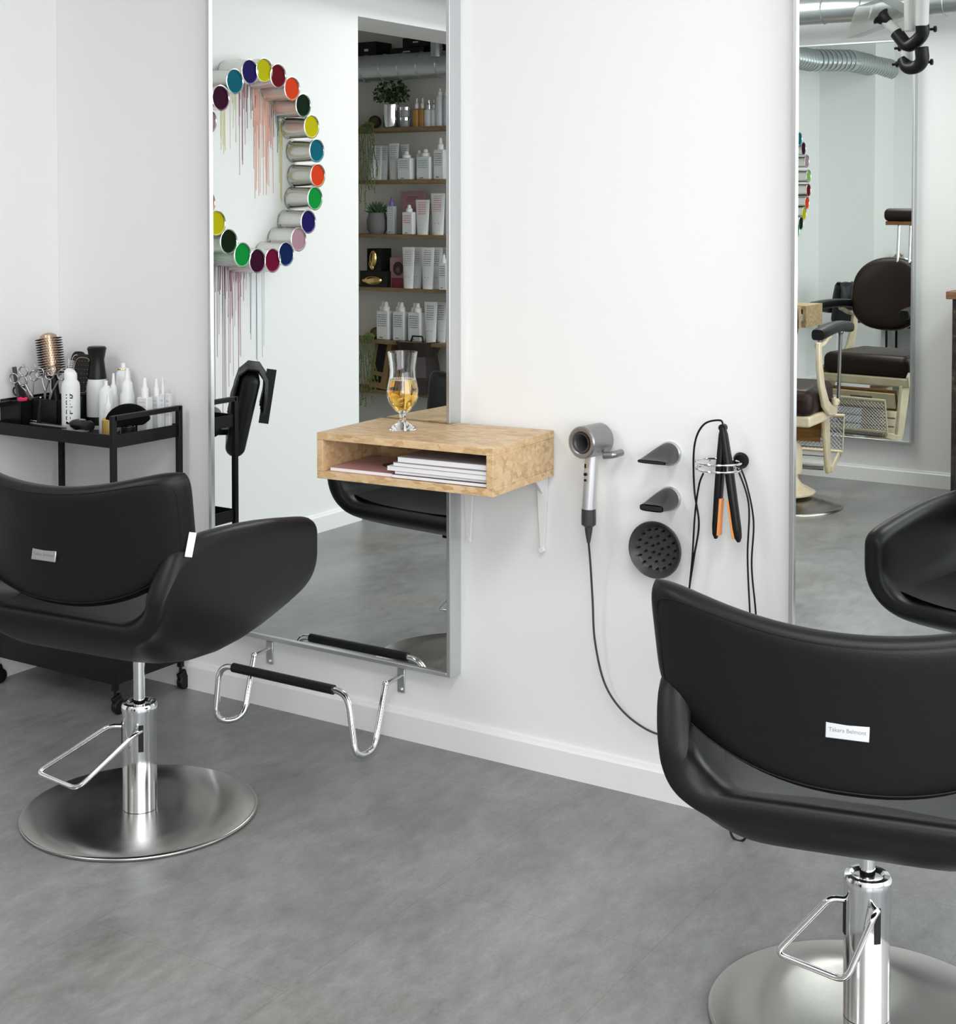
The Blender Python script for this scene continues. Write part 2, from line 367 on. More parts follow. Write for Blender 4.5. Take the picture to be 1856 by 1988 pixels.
# ================================================================ STYLING CHAIRS
def u_section(y, a, zb, zt, zf, t, ro, ri, n=9):
    """closed U outline (x,z): outer from right arm top down round to the left, then inner back"""
    def side(ax, zbot, ztop, r, rev):
        pts = []
        r = min(r, ax * .98, (ztop - zbot) * .95)
        for k in range(4): pts.append((ax, ztop - (ztop - zbot - r) * k / 4))
        for k in range(n + 1):
            an = k / n * math.pi / 2; pts.append((ax - r + r * math.cos(an), zbot + r - r * math.sin(an)))
        pts.append(((ax - r) * .5, zbot))
        L = [(-x, z) for x, z in pts[::-1]]
        full = pts + [(0, zbot)] + L
        return full[::-1] if rev else full
    o = side(a, zb, zt, ro, False); i = side(a - t, zf, zt, ri, True)
    # round the arm tops
    top = lambda s: [(s * (a - t * .18), zt + t * .28), (s * (a - t * .5), zt + t * .38), (s * (a - t * .82), zt + t * .28)]
    return [Vector((x, y, z)) for x, z in (o + top(-1) + i + top(1)[::-1])]
def styling_chair(label, loc, rz, z0, pedal, tagged):
    t = thing('styling_chair', label, 'chair', (loc[0], loc[1], 0), rz)
    b = MB()   # one-piece bucket of seat and arms
    st = [(-.290, .292, .166, .232, .182, .036, .15, .11), (-.283, .302, .150, .256, .190, .050, .18, .12), (-.262, .310, .124, .292, .190, .056, .185, .115), (-.236, .315, .100, .336, .182, .058, .185, .11),
          (-.20, .318, .082, .350, .172, .058, .185, .10), (-.08, .322, .044, .350, .155, .058, .175, .09), (.06, .323, .052, .340, .148, .058, .16, .085),
          (.18, .323, .088, .322, .152, .058, .14, .085), (.245, .322, .112, .312, .160, .058, .125, .085), (.270, .319, .124, .304, .164, .052, .115, .085), (.283, .310, .140, .290, .152, .034, .10, .09)]
    S = [u_section(*s) for s in st]; rows = [[b.b.verts.new(p + Vector((0, 0, z0))) for p in s] for s in S]; n = len(S[0])
    for A, B in zip(rows, rows[1:]):
        for k in range(n): b.b.faces.new((A[k], A[(k + 1) % n], B[(k + 1) % n], B[k]))
    h = n // 2
    for row, rev in ((rows[0], False), (rows[-1], True)):   # end caps as strips between outer and inner line
        c = [row[n - 1 - 1]] if False else None
        no = (n - 6) // 2; O = row[:no]; T1 = row[no:no + 3]; I = row[no + 3:2 * no + 3]; T2 = row[2 * no + 3:]
        I = I[::-1]
        for k in range(no - 1): b.b.faces.new((O[k], O[k + 1], I[k + 1], I[k]))
        b.b.faces.new((O[-1], T1[0], T1[1], T1[2], I[-1])); b.b.faces.new((I[0], T2[0], T2[1], T2[2], O[0]))
    sh = b.build('seat_shell', LEATHER, t, ang=180, sub=1)
    # seat cushion panel lying in the bucket
    b = MB(); P = []
    for j in range(13):
        v = j / 12; y = -.262 + .50 * v; row = []
        for i in range(17):
            u = -1 + i / 8; e = max(abs(u) ** 6, abs(2 * v - 1) ** 8)
            row.append(Vector((u * .235, y, z0 + .172 + (.018 if v < .12 else 0) * (1 - v / .12) + .02 * abs(u) ** 3 - .010 * e)))
        P.append(row)
    b.grid(P); b.build('seat_cushion', SEATL, t, ang=180)
    # backrest: thick curved pad, wide top and curved lower edge
    b = MB(); NU, NV = 34, 22
    us = [math.sin(math.pi / 2 * (-1 + 2 * i / NU)) for i in range(NU + 1)]; vs = [math.sin(math.pi / 2 * (-1 + 2 * j / NV)) for j in range(NV + 1)]
    def face(s):
        rows = []
        for v in vs:
            row = []
            for u in us:
                V = (v + 1) / 2; wd = .318 + .012 * V
                zlo = .205 + .105 * abs(u) ** 2.4; zhi = .474 + .058 * u * u
                uu = u * (1 - .035 * abs(v) ** 6); z = zlo + (zhi - zlo) * V
                z += (.5 - V) * .035 * abs(u) ** 10
                x = uu * wd
                thk = .030 * (max(0, 1 - abs(u) ** 14) ** .5) * (max(0, 1 - abs(v) ** 10) ** .5)
                yc = -.250 + .078 * abs(u) ** 2.1 - (z - .2) * .20
                row.append(Vector((x, yc + s * thk, z + z0)))
            rows.append(row)
        return rows
    F = face(1); Bk = face(-1); A = b.grid(F); C2 = b.grid(Bk)
    for i in range(NU): b.b.faces.new((A[0][i], A[0][i + 1], C2[0][i + 1], C2[0][i])); b.b.faces.new((A[-1][i], A[-1][i + 1], C2[-1][i + 1], C2[-1][i]))
    for j in range(NV): b.b.faces.new((A[j][0], A[j + 1][0], C2[j + 1][0], C2[j][0])); b.b.faces.new((A[j][-1], A[j + 1][-1], C2[j + 1][-1], C2[j][-1]))
    bmesh.ops.remove_doubles(b.b, verts=b.b.verts, dist=.0004)
    br = b.build('backrest', LEATHER, t, ang=180)
    # seam round the rear panel
    pts = []
    for q in range(96):
        an = 2 * math.pi * q / 96; cx_, sx_ = math.cos(an), math.sin(an); k = (abs(cx_) ** 7 + abs(sx_) ** 7) ** (-1 / 7); u, v = cx_ * k * .955, sx_ * k * .90
        V = (v + 1) / 2; wd = .318 + .012 * V; zlo = .205 + .105 * abs(u) ** 2.4; zhi = .474 + .058 * u * u; z = zlo + (zhi - zlo) * V
        thk = .030 * (max(0, 1 - abs(u) ** 14) ** .5) * (max(0, 1 - abs(v) ** 10) ** .5)
        pts.append((u * wd, -.250 + .078 * abs(u) ** 2.1 - (z - .2) * .20 - thk + .0002, z + z0))
    MB().tube(pts, .0013, 6, closed=True).build('seam', LEATHER, br)
    # maker's plate
    ry = R(-11)
    zc = z0 + .325
    pl = MB().box((0, 0, 0), (.066, .004, .026)).build('maker_plate', ALU, t, bevel=.001); pl.location = (.0, -.250 - .125 * .2 - .0305 + .0225, zc); pl.rotation_euler = (R(-11.3), 0, 0); pl.location = (0, -.3065, zc)
    text('Takara Belmont', .0088, GREYI, pl, (0, -.0021, 0), (R(90), 0, 0))
    if tagged:
        tg = MB().box((0, 0, 0), (.003, .016, .052)).build('white_tag', WHITEP, t, bevel=.001); tg['label'] = 'white tag on the edge of the backrest'
        tg.location = (.3225, -.222, z0 + .362); tg.rotation_euler = (R(-11.3), 0, R(-38))
    # hardware under the seat
    MB().box((0, 0, z0 + .050), (.09, .09, .02)).build('mounting_plate', BLACKM, t, bevel=.002)
    MB().cyl((0, 0, .2), (0, 0, z0 + .06), .0135).build('piston', CHROME, t)
    c = MB().lathe([(0, .012), (.0395, .012), (.0395, .238), (.0410, .244), (.0410, .254), (.038, .260), (.030, .261), (.026, .256), (.015, .255), (.0136, .255)], n=48).build('hydraulic_column', CHROME, t)
    return t, c
def base_disc(t, r=.272):
    MB().lathe([(0, .0112), (.045, .0112), (r * .6, .0110), (r - .006, .0106), (r - .001, .0090), (r, .0075), (r + .0005, .0050), (r - .002, .002), (r - .01, .0), (0, 0)], n=96).build('base_disc', STEEL, t, ang=60)
def pedal(t, pts, slots):
    P = [Vector(p) for p in pts]
    slots = [Vector(q) for q in slots]
    f = fillet([slots[0], P[0], P[1], P[2], P[3], slots[1]], .022)
    MB().tube(f, .0055, 12).build('foot_pedal', CHROME, t)
    for s in slots:
        n = Vector((s[0], s[1], 0)).normalized(); a = math.atan2(n.y, n.x)
        m = MB(); m.box((0, 0, 0), (.003, .012, .062)); o = m.build('slot', SLOT, t, bevel=.001); o.location = (n.x * .0392, n.y * .0392, .186); o.rotation_euler = (0, 0, a)
def rotv(p, a): c, s = math.cos(a), math.sin(a); return (p[0] * c - p[1] * s, p[0] * s + p[1] * c, p[2])
c1, col1 = styling_chair('black styling chair at left with its white edge tag, back to the camera', (-2.52, -.73), R(6), .345, None, True)
def slot_pt(ang, z, r=.039): return (r * math.cos(R(ang)), r * math.sin(R(ang)), z)
a1 = R(6)
base_disc(c1); pedal(c1, [rotv(p, -a1) for p in [slot_pt(-138, .207, .068), (-.187, -.142, .10), (-.034, -.159, .10), slot_pt(-55, .205, .066)]], [rotv(slot_pt(-138, .205), -a1), rotv(slot_pt(-40, .203), -a1)])
a2 = R(12)
c2, col2 = styling_chair('large black styling chair at lower right, cut off by the frame edge', (-.808, -.69), a2, .287, None, False)
base_disc(c2); pedal(c2, [rotv(p, -a2) for p in [slot_pt(-147, .217, .066), (-.148, -.048, .10), (-.012, -.074, .10), slot_pt(-62, .215, .062)]], [rotv(slot_pt(-147, .215), -a2), rotv(slot_pt(-46, .212), -a2)])

# ================================================================ WALL SHELF with magazines and beer
def yrot_box(b, x0, x1, y0, y1, z0, z1): b.box(((x0 + x1) / 2, (y0 + y1) / 2, (z0 + z1) / 2), (x1 - x0, y1 - y0, z1 - z0)); return b
t = thing('wall_shelf', 'small open-fronted strand-board shelf box over the left mirror', 'shelf', (-1.826, 0, .745), R(3.2))
W, D, Hs, th = .494, .316, .113, .018
y0 = -D
# right part of the box reaches the wall, the left part stops at the mirror: boards are cut round the mirror frame
def board(z0_, z1_, name):
    poly = [(-W, -D), (0, -D), (0, -.004), (-.275, -.010), (-.275, -.045), (-W, -.030)]
    return MB().prism(poly, z1_ - z0_, Matrix.Translation((0, 0, z0_))).build(name, OSB, t, bevel=.0012)
board(0, th, 'bottom_board'); board(Hs - th, Hs, 'top_board')
yrot_box(MB(), -th, 0, -D, -.005, th, Hs - th).build('side_board', OSB, t, bevel=.0012)
yrot_box(MB(), -W, -W + th, -D, -.034, th, Hs - th).build('side_board', OSB, t, bevel=.0012)
yrot_box(MB(), -.272, -th, -.022, -.012, th, Hs - th).build('back_board', OSB, t); yrot_box(MB(), -W + th, -.272, -.056, -.046, th, Hs - th).build('back_board', OSB, t)
for bx in (-.240, -.030):   # white hairpin brackets underneath
    b = MB(); X = bx
    b.prism([(-.015, 0), (.013, 0), (.013, -.02), (.0045, -.178), (.0, -.192), (-.0045, -.188), (-.0055, -.178), (-.013, -.06)], .006, Matrix.Translation((X, -.004, 0)) @ Matrix.Rotation(R(90), 4, 'X'))
    b.box((X, -.10, -.003), (.024, .19, .005)); b.prism([(0, 0), (-.05, 0), (0, -.05)], .004, Matrix.Translation((X - .002, -.006, 0)) @ Matrix(((0, 0, 1, 0), (1, 0, 0, 0), (0, 1, 0, 0), (0, 0, 0, 1)))); b.cyl((X, -.006, -.186), (X, -.016, -.186), .0065, n=12)
    o = b.build('bracket', WHITEP, t); o['label'] = 'white hairpin bracket under the shelf'
SH = t
Ms = Matrix.Translation((-1.826, 0, .745)) @ Matrix.Rotation(R(3.2), 4, 'Z')
def on_shelf(x, y, z): return Ms @ Vector((x, y, z))
def magazine(label, x, y, z, w_, d_, h_, rz, cover, name='magazine'):
    p = on_shelf(x, y, z); t = thing(name, label, 'magazine', p, R(3.2) + R(rz), 'magazines lying in the shelf box')
    MB().box((0, 0, h_ / 2), (w_, d_, h_ - .0012)).build('pages', PAPER, t, bevel=.0004)
    b = MB(); b.box((0, 0, h_ - .0004), (w_ + .001, d_ + .001, .0008)); b.box((0, 0, .0004), (w_ + .001, d_ + .001, .0008)); b.build('cover', cover, t)
    return t
COV = mat('grey_pink_cover', (.40, .36, .38), .3); DK = mat('dark_cover', (.03, .02, .02), .35)
z = .0185
mg = magazine('magazine with red and dark portrait cover at the left in the shelf box', -.365, -.205, z, .20, .19, .009, 0, MAGCOV)
MB().sph((.045, .01, .0095), .055, 20, (1, .8, .012)).build('cover_portrait', DK, mg)
for i, (x, y, hh, rz, cv, lb) in enumerate([(-.163, -.200, .009, 0, DK, 'dark-covered magazine at the bottom of the stack in the shelf box'),
        (-.158, -.196, .007, 1, COV, 'thin white-edged magazine second from the bottom of the shelf stack'),
        (-.170, -.200, .010, 0, PAPER, 'white magazine in the middle of the shelf stack, sticking out furthest left'),
        (-.160, -.198, .009, -1, COV, 'white-edged magazine second from the top of the shelf stack'),
        (-.152, -.192, .013, .5, COV, 'thick grey-covered magazine on top of the shelf stack')]):
    magazine(lb, x + .012, y, z, .262 if i != 2 else .275, .21, hh, rz, cv); z += hh + .0006
# beer glass
gl = thing('beer_glass', 'tulip-shaped stemmed beer glass half full on the strand-board shelf', 'glass', (-2.150, -.193, .8586))
outer = [(0, 0), (.034, 0), (.0345, .003), (.030, .007), (.016, .015), (.0085, .022), (.0075, .034), (.0085, .040), (.018, .046), (.032, .062), (.0385, .080), (.0395, .095), (.0365, .112), (.0325, .130), (.0315, .148), (.0335, .168), (.0375, .193)]
inner = [(.0360, .193), (.0320, .168), (.0300, .148), (.0310, .130), (.0350, .112), (.0380, .095), (.0368, .080), (.0300, .063), (.016, .050), (0, .0485)]
MB().lathe(outer + inner, n=48).build('bowl_and_stem', GLASS, gl)
liq = [(0, .0490), (.0158, .0505), (.0296, .0635), (.0364, .080), (.0376, .095), (.0346, .112), (.0322, .124), (0, .124)]
o = MB().lathe(liq, n=48).build('beer', BEER, gl); o['label'] = 'golden beer'
b = MB()
for k in range(36): an = 2 * math.pi * k / 36; b.sph((.0305 * math.cos(an), .0305 * math.sin(an), .1248), .0014 + .0008 * random.random(), 8)
b.build('foam_ring', WHITEP, gl)

# ================================================================ HAIR DRYER AND ITS ATTACHMENTS
t = thing('hair_dryer', 'grey hair dryer with hollow ring head hanging on the wall by its cable', 'hair dryer', (-1.69, -.055, .852))
Mh = Matrix.Rotation(R(90), 4, 'X') @ Matrix()     # lathe axis z -> -y (towards room)
hd = Matrix.Rotation(R(-7), 4, 'Z') @ Matrix.Rotation(R(90), 4, 'X')
MB().lathe([(.020, -.036), (.034, -.036), (.0385, -.032), (.0385, .045), (.0355, .049), (.030, .049), (.0235, .046), (.0195, .040), (.0185, .02), (.0185, -.02), (.020, -.036)], n=64, M=hd).build('head', NICKEL, t)
MB().lathe([(.0, -.034), (.0185, -.034), (.0185, -.03), (.011, .004), (.009, .014), (.0, .018)], n=32, M=hd).build('inner_cone', BLACKP, t)
MB().lathe([(.0205, .0485), (.0245, .0495), (.0195, .0445)], n=48, M=hd).build('outlet_ring', GREYP, t)
MB().cyl((0, -.004, -.034), (-.004, -.012, -.165), .0165, n=40).build('handle', SATIN, t)
MB().lathe([(0, .002), (.0172, .002), (.0178, -.02), (.0175, -.036), (.010, -.042), (.0085, -.055), (.004, -.080), (0, -.080)], loc=(-.004, -.012, -.165), n=32).build('filter_end', GREYP, t)
b = MB(); b.box((-.0045, -.0285, -.058), (.004, .002, .010)); b.cyl((-.0045, -.027, -.078), (-.0045, -.030, -.078), .004, n=16); b.cyl((-.0045, -.0275, -.092), (-.0045, -.0305, -.092), .003, n=12); b.build('button', BLACKP, t)
MB().tube(fillet([(.030, -.002, -.034), (.056, .002, -.030), (.062, .030, -.028)], .008), .0085, 12).build('wall_hook', NICKEL, t)
pts = [(-1.694, -.067, .607), (-1.698, -.05, .55), (-1.700, -.035, .46), (-1.696, -.03, .36), (-1.672, -.025, .26), (-1.625, -.022, .200), (-1.560, -.020, .166), (-1.49, -.02, .158), (-1.42, -.022, .156), (-1.36, -.05, .12), (-1.31, -.07, .07), (-1.2, -.06, .055)]
o = MB().tube([tuple(Vector(p) - Vector((-1.69, -.055, .852))) for p in spline(pts, 10)], .0027, 8).build('power_cable', GREYP, t)
def nozzle(label, x, z, wide, thick):
    t = thing('dryer_nozzle', label, 'hair dryer attachment', (x, 0, z))
    MB().lathe([(0, .0), (.029, .0), (.029, .006), (.026, .010), (0, .010)], n=40, M=Matrix.Rotation(R(90), 4, 'X')).build('wall_magnet', ALU, t)
    b = MB(); rings = []; N = 40
    for q in range(9):
        f = q / 8; y = -.010 - .082 * f; s = f * f * (3 - 2 * f)
        rx = .0265 * (1 - s) + wide * s; rz = .0265 * (1 - s) + thick * s; cx_ = -.004 * s; cz = -.008 * s; p = 2 + 2 * s
        rings.append([b.b.verts.new(Vector((cx_ + rx * math.copysign(abs(math.cos(a)) ** (2 / p), math.cos(a)), y, cz + rz * math.copysign(abs(math.sin(a)) ** (2 / p), math.sin(a)) - .12 * s * rx * math.cos(a) * .0))) for a in [2 * math.pi * k / N for k in range(N)]])
    for A, B in zip(rings, rings[1:]):
        for k in range(N): b.b.faces.new((A[k], A[(k + 1) % N], B[(k + 1) % N], B[k]))
    b.b.faces.new(rings[0][::-1])
    o = b.build('nozzle_body', GREYP, t)
    MB().box((-.004, -.0915, -.008), (wide * 1.8, .002, thick * 1.25)).build('air_slot', SLOT, t)
    return t
nozzle('grey styling nozzle with a very thin slot, upper of the two on the wall', -1.512, .829, .036, .0042)
nozzle('grey smoothing nozzle with a thicker slot, lower of the two on the wall', -1.512, .722, .030, .0082)
t = thing('dryer_diffuser', 'round dark diffuser attachment on the wall below the two nozzles', 'hair dryer attachment', (-1.530, 0, .606))
Mx = Matrix.Rotation(R(90), 4, 'X')
MB().lathe([(0, .002), (.030, .002), (.040, .010), (.064, .034), (.068, .046), (.066, .050), (.062, .047), (.054, .034), (.048, .030), (0, .028)], n=56, M=Mx).build('dish', GREYP, t)
b = MB()
for rr, n_, h_ in ((.013, 5, .012), (.030, 10, .012), (.047, 16, .014)):
    for k in range(n_):
        an = 2 * math.pi * k / n_ + rr * 9; b.cyl((rr * math.cos(an), -.028, rr * math.sin(an)), (rr * math.cos(an), -.028 - h_, rr * math.sin(an)), .0032, .0016, n=10)
b.build('prongs', BLACKP, t)

# ================================================================ WIRE HOLDER, STRAIGHTENERS, KNOB
t = thing('wire_tool_holder', 'double chrome ring holder on the wall carrying the open hair straightener', 'tool holder', (-1.362, 0, .822))
b = MB()
for dz, r_ in ((.010, .052), (-.006, .050)): b.tube([(r_ * math.cos(2 * math.pi * k / 40), -.064 + .046 * math.sin(2 * math.pi * k / 40), dz) for k in range(40)], .0026, 8, closed=True)
for k in range(4): an = R(45 + 90 * k); b.tube([(.051 * math.cos(an), -.064 + .046 * math.sin(an), .010), (.050 * math.cos(an), -.064 + .046 * math.sin(an), -.006)], .0018, 6)
b.build('rings', CHROME, t)
MB().box((.0, -.008, .002), (.05, .014, .022)).build('wall_plate', CHROME, t, bevel=.002)
t = MB().lathe([(0, .0), (.010, 0), (.010, .006), (.017, .010), (.019, .018), (.014, .026), (0, .028)], n=28, M=Mx).build('wall_hook', BLACKP)
t.location = (-1.327, 0, .832); tag(t, 'small round black hook on the wall behind the straightener', 'hook')
t = thing('hair_straightener', 'open black hair straightener with orange plates hanging in the chrome ring holder', 'hair straightener', (-1.352, -.062, .915))
MB().cyl((0, -.007, -.004), (0, .007, -.004), .0085, n=20).build('hinge', BLACKP, t)
for s_, bx_, by_ in ((-1, -.015, -.003), (1, .044, -.010)):
    dn = Vector((bx_, by_, -.258)); L = dn.length; dn.normalize(); side = Vector((1, 0, 0)); side = (side - dn * side.dot(dn)).normalized(); nrm = dn.cross(side)
    M = Matrix((side, nrm, dn)).transposed().to_4x4(); b = MB(); rings = []
    for zz, r_ in [(0, .006), (.02, .0095), (.09, .0115), (.15, .0115), (L - .03, .0110), (L - .010, .009), (L, .004)]:
        rings.append([b.b.verts.new(M @ Vector((.78 * r_ * math.copysign(abs(math.cos(q)) ** .7, math.cos(q)), 1.15 * r_ * math.copysign(abs(math.sin(q)) ** .7, math.sin(q)), zz))) for q in [2 * math.pi * k / 20 for k in range(20)]])
    for A, B in zip(rings, rings[1:]):
        for k in range(20): b.b.faces.new((A[k], A[(k + 1) % 20], B[(k + 1) % 20], B[k]))
    b.b.faces.new(rings[0][::-1]); b.b.faces.new(rings[-1]); b.build('arm', BLACKP, t)
    o = MB().box((-s_ * .0085, .002, L * .80), (.006, .018, L * .33)).build('heating_plate', ORANGE, t, bevel=.001); o.data.transform(M); o['label'] = 'orange heating plate'
MB().tube([Vector(p) - Vector((-1.352, -.062, .915)) for p in spline([(-1.352, -.062, .912), (-1.362, -.055, .926), (-1.405, -.05, .912), (-1.430, -.045, .86), (-1.432, -.04, .76), (-1.420, -.04, .68), (-1.432, -.04, .60), (-1.445, -.04, .51), (-1.452, -.03, .42), (-1.44, -.03, .30)], 8)], .0024, 8).build('power_cable', BLACKP, t)
t = MB().tube(spline([(-1.405, -.05, .800), (-1.418, -.045, .77), (-1.430, -.04, .70), (-1.436, -.04, .60), (-1.444, -.04, .50), (-1.44, -.03, .40)], 8), .0022, 8).tube(spline([(-1.318, -.05, .83), (-1.300, -.045, .78), (-1.286, -.04, .70), (-1.290, -.04, .60), (-1.280, -.04, .50), (-1.270, -.04, .38), (-1.26, -.03, .25)], 8), .0022, 8).tube(spline([(-1.322, -.05, .82), (-1.296, -.045, .74), (-1.300, -.04, .62), (-1.294, -.04, .50), (-1.285, -.04, .36), (-1.27, -.03, .25)], 8), .0022, 8).build('dangling_cable', BLACKP)
tag(t, 'black appliance cables looped through the wire holder and hanging down the wall', 'cable')
t = MB().tube(spline([(-1.340, -.06, .03), (-1.325, -.075, .10), (-1.317, -.10, .055), (-1.300, -.12, .006), (-1.270, -.12, .006), (-1.255, -.10, .06), (-1.260, -.07, .13)], 8), .0028, 8).build('cable_loop', BLACKP)
tag(t, 'small black cable loop hanging near the floor below the right chair', 'cable')

# ================================================================ CHROME FOOTREST under the left mirror
t = thing('footrest', 'chrome wall-mounted footrest with black rubber grip under the left mirror', 'footrest', (-2.525, 0, .168))
def fr(p): return (p[0] + 2.525, p[1], p[2] - .168)
Lp = [(-2.735, -.130, .168), (-2.708, -.195, .036), (-2.742, -.235, .036), (-2.775, -.200, .165)]
P = [(-2.728, -.118, .172), (-2.722, -.215, .018), (-2.742, -.232, .170), (-2.305, -.215, .172), (-2.262, -.235, .018), (-2.272, -.112, .172)]
P = [(-2.720, -.100, .172), (-2.706, -.160, .018), (-2.745, -.232, .022), (-2.748, -.208, .172), (-2.312, -.208, .172), (-2.268, -.235, .022), (-2.262, -.165, .018), (-2.272, -.100, .172)]
f = fillet([fr(p) for p in P], .042, 10)
MB().tube(f, .0085, 14).build('bent_tube', CHROME, t)
MB().tube([fr((-2.700, -.208, .172)), fr((-2.358, -.208, .172))], .0125, 18).build('rubber_grip', BLACKP, t)
for x in (-2.748, -2.292):
    s = 1 if x < -2.5 else 1
    o = MB().box(fr((x, -.003, .152)), (.024, .005, .065)).build('mounting_bracket', ALU, t, bevel=.002)
    xx = -2.720 if x < -2.5 else -2.272
    MB().cyl(fr((x, -.004, .165)), fr((xx, -.098, .173)), .0055, n=14).build('hinge_arm', CHROME, t)
    MB().sph(fr((xx, -.100, .173)), .0095, 14).build('hinge_knuckle', CHROME, t)
    MB().cyl(fr((x, -.006, .128)), fr((x, -.010, .128)), .005, n=12).build('screw', CHROME, t)

# ================================================================ TROLLEY
TX0, TX1, TY0, TY1 = -3.555, -3.060, -.292, -.036
t = thing('trolley', 'black metal salon trolley with raised end handles in the corner', 'trolley', ((TX0 + TX1) / 2, (TY0 + TY1) / 2, 0)); TO = Vector(((TX0 + TX1) / 2, (TY0 + TY1) / 2, 0)); hx = (TX1 - TX0) / 2; hy = (TY1 - TY0) / 2
for sx_ in (-1, 1):
    for sy_ in (-1, 1):
        MB().box((sx_ * hx, sy_ * hy, .45), (.015, .015, .765)).build('post', BLACKM, t, bevel=.001)
    MB().box((sx_ * hx, 0, .826), (.015, 2 * hy, .014)).build('handle_bar', BLACKM, t, bevel=.001)
def tray(z, h, name, deep=False):
    b = MB(); b.box((0, 0, z), (2 * hx - .015, 2 * hy - .004, .003))
    for s in (-1, 1):
        b.box((0, s * hy, z + h / 2 - .002), (2 * hx - .015, .003, h)); b.box((s * hx, 0, z + h / 2 - .002), (.003, 2 * hy - .015, h))
    return b.build(name, BLACKM, t)
tray(.745, .036, 'top_tray'); tray(.455, .036, 'middle_tray'); tray(.085, .16, 'bottom_bin')
for sx_ in (-1, 1):
    for sy_ in (-1, 1):
        c = MB().cyl((0, 0, .052), (0, 0, .07), .005, n=10).box((0, .006, .040), (.012, .030, .026), rot=(R(20), 0, 0)).build('caster', BLACKP, t, bevel=.002); c.location = (sx_ * hx, sy_ * hy, 0)
        MB().cyl((-.009, .012, .0215), (.009, .012, .0215), .0215, n=24).build('wheel', BLACKP, c, bevel=.003)
TZ = .7475
ITEM = {}
def can(label, x, y, r, h, capr, caph, body=WHITES, cap=WHITEP, ring=None, cat='spray can', slanted=False, txt=None, lz=0):
    t = thing('spray_can', label, cat, (x, y, TZ), lz)
    MB().lathe([(0, 0), (r * .96, 0), (r, .003), (r, h - .018), (r * .93, h - .008), (capr * 1.02, h), (0, h)], n=36).build('body', body, t)
    if slanted:
        b = MB().lathe([(0, h), (capr, h), (capr, h + caph * .55), (capr * .96, h + caph * .8), (capr * .72, h + caph), (0, h + caph)], n=30)
        for v in b.b.verts:
            if v.co.z > h + caph * .5: v.co.z -= (v.co.x * .4 + .004) * (v.co.z - h) / caph
        b.build('cap', cap, t)
    else:
        MB().lathe([(0, h), (capr, h), (capr, h + .004), (capr * .5, h + .006), (capr * .48, h + caph), (0, h + caph)], n=24).build('nozzle', cap, t)
    if ring: MB().lathe([(capr * 1.05, h - .003), (capr * 1.12, h), (capr * 1.05, h + .003)], n=30).build('metal_ring', ring, t)
    if txt:
        b = None
        text(txt, r * 1.1, BLACKP, t, (r * .72 * math.cos(-.95) * 1.35, r * 1.35 * .72 * math.sin(-.95), h * .52), (R(90), R(90), R(32)), sx=1.25)
    return t
can('large white aerosol can with slanted cap and black sideways lettering on the trolley', -3.335, -.195, .0265, .158, .0185, .032, slanted=True, txt='fluide')
can('white aerosol can standing right behind the black clipper on the trolley', -3.238, -.150, .0205, .138, .011, .020)
can('tallest white aerosol can on the trolley, with a gold ring at its neck', -3.276, -.045, .0225, .178, .014, .020, ring=GOLD)
def cone_bottle(label, x, y, r, h, nh, name='nozzle_bottle'):
    t = thing(name, label, 'bottle', (x, y, TZ))
    MB().lathe([(0, 0), (r, 0), (r, h * .9), (r * .8, h), (0, h)], n=28).build('body', WHITES, t)
    MB().lathe([(0, h), (r * .78, h), (r * .7, h + nh * .35), (r * .36, h + nh * .5), (r * .22, h + nh), (0, h + nh)], n=24).build('nozzle_cap', WHITEP, t)
cone_bottle('white bottle with long cone nozzle behind the black brush fan', -3.208, -.095, .0215, .125, .066)
cone_bottle('slim white bottle with slanted spout left of the gold-ringed can', -3.268, -.092, .0150, .110, .062)
cone_bottle('low white cone-tipped bottle beside the gold duster handle', -3.218, -.160, .0125, .075, .045)
def pump_bottle(label, x, y, w_, h, nh, mt=WHITEP, lz=0, z=TZ, body=WHITES, prn=GREYP2, grp=None, twin=False, d_=None, name='pump_bottle'):
    t = thing(name, label, 'bottle', (x, y, z), lz, grp); d_ = d_ or w_ * .62
    MB().box((0, 0, h / 2), (w_, d_, h)).build('body', body, t, bevel=w_ * .07)
    b = MB()
    for s in ((-.17, .17) if twin else (0,)):
        b.lathe([(0, h), (w_ * .27, h), (w_ * .27, h + nh * .42), (w_ * .16, h + nh * .55), (w_ * .13, h + nh * .9), (w_ * .09, h + nh), (0, h + nh)], loc=(s * w_, s * d_ * .8, 0), n=18)
    b.build('pump_head', mt, t)
    if prn:
        MB().box((w_ * .02, -d_ / 2 - .0002, h * .68), (w_ * .70, .0006, h * .42)).build('printed_label', prn, t)
        MB().box((w_ * .1, -d_ / 2 - .0002, h * .08), (w_ * .28, .0006, h * .035)).build('maker_mark', FAINTP if prn is FAINTP else GREYI, t)
    return t
for args in (('square white pump bottle nearest the black jar, first of the row by the mirror', -3.132, -.100, .040, .112, .056), ('square white pump bottle in the middle of the row by the mirror', -3.128, -.058, .032, .112, .050), ('square white pump bottle with the tallest pointed pump in the row by the mirror', -3.108, -.056 + .004, .016, .118, .050), ('narrow white bottle at the right end of the trolley row', -3.085, -.052, .018, .120, .001)):
    pump_bottle(*args, prn=FAINTP)
t = thing('neck_duster', 'black fan-shaped neck brush with a golden handle lying on the trolley', 'brush', (-3.172, -.205, TZ))
b = MB().lathe([(0, 0), (.0165, 0), (.017, .004), (.017, .055), (.012, .062), (0, .064)], n=28); b.build('gold_handle', GOLDFOIL, t)
b = MB(); N = 30
for s in (-1, 1):
    pass
P = []
for i in range(N + 1):
    a = math.pi * i / N; P.append((.064 * math.cos(a), .052 * math.sin(a)))
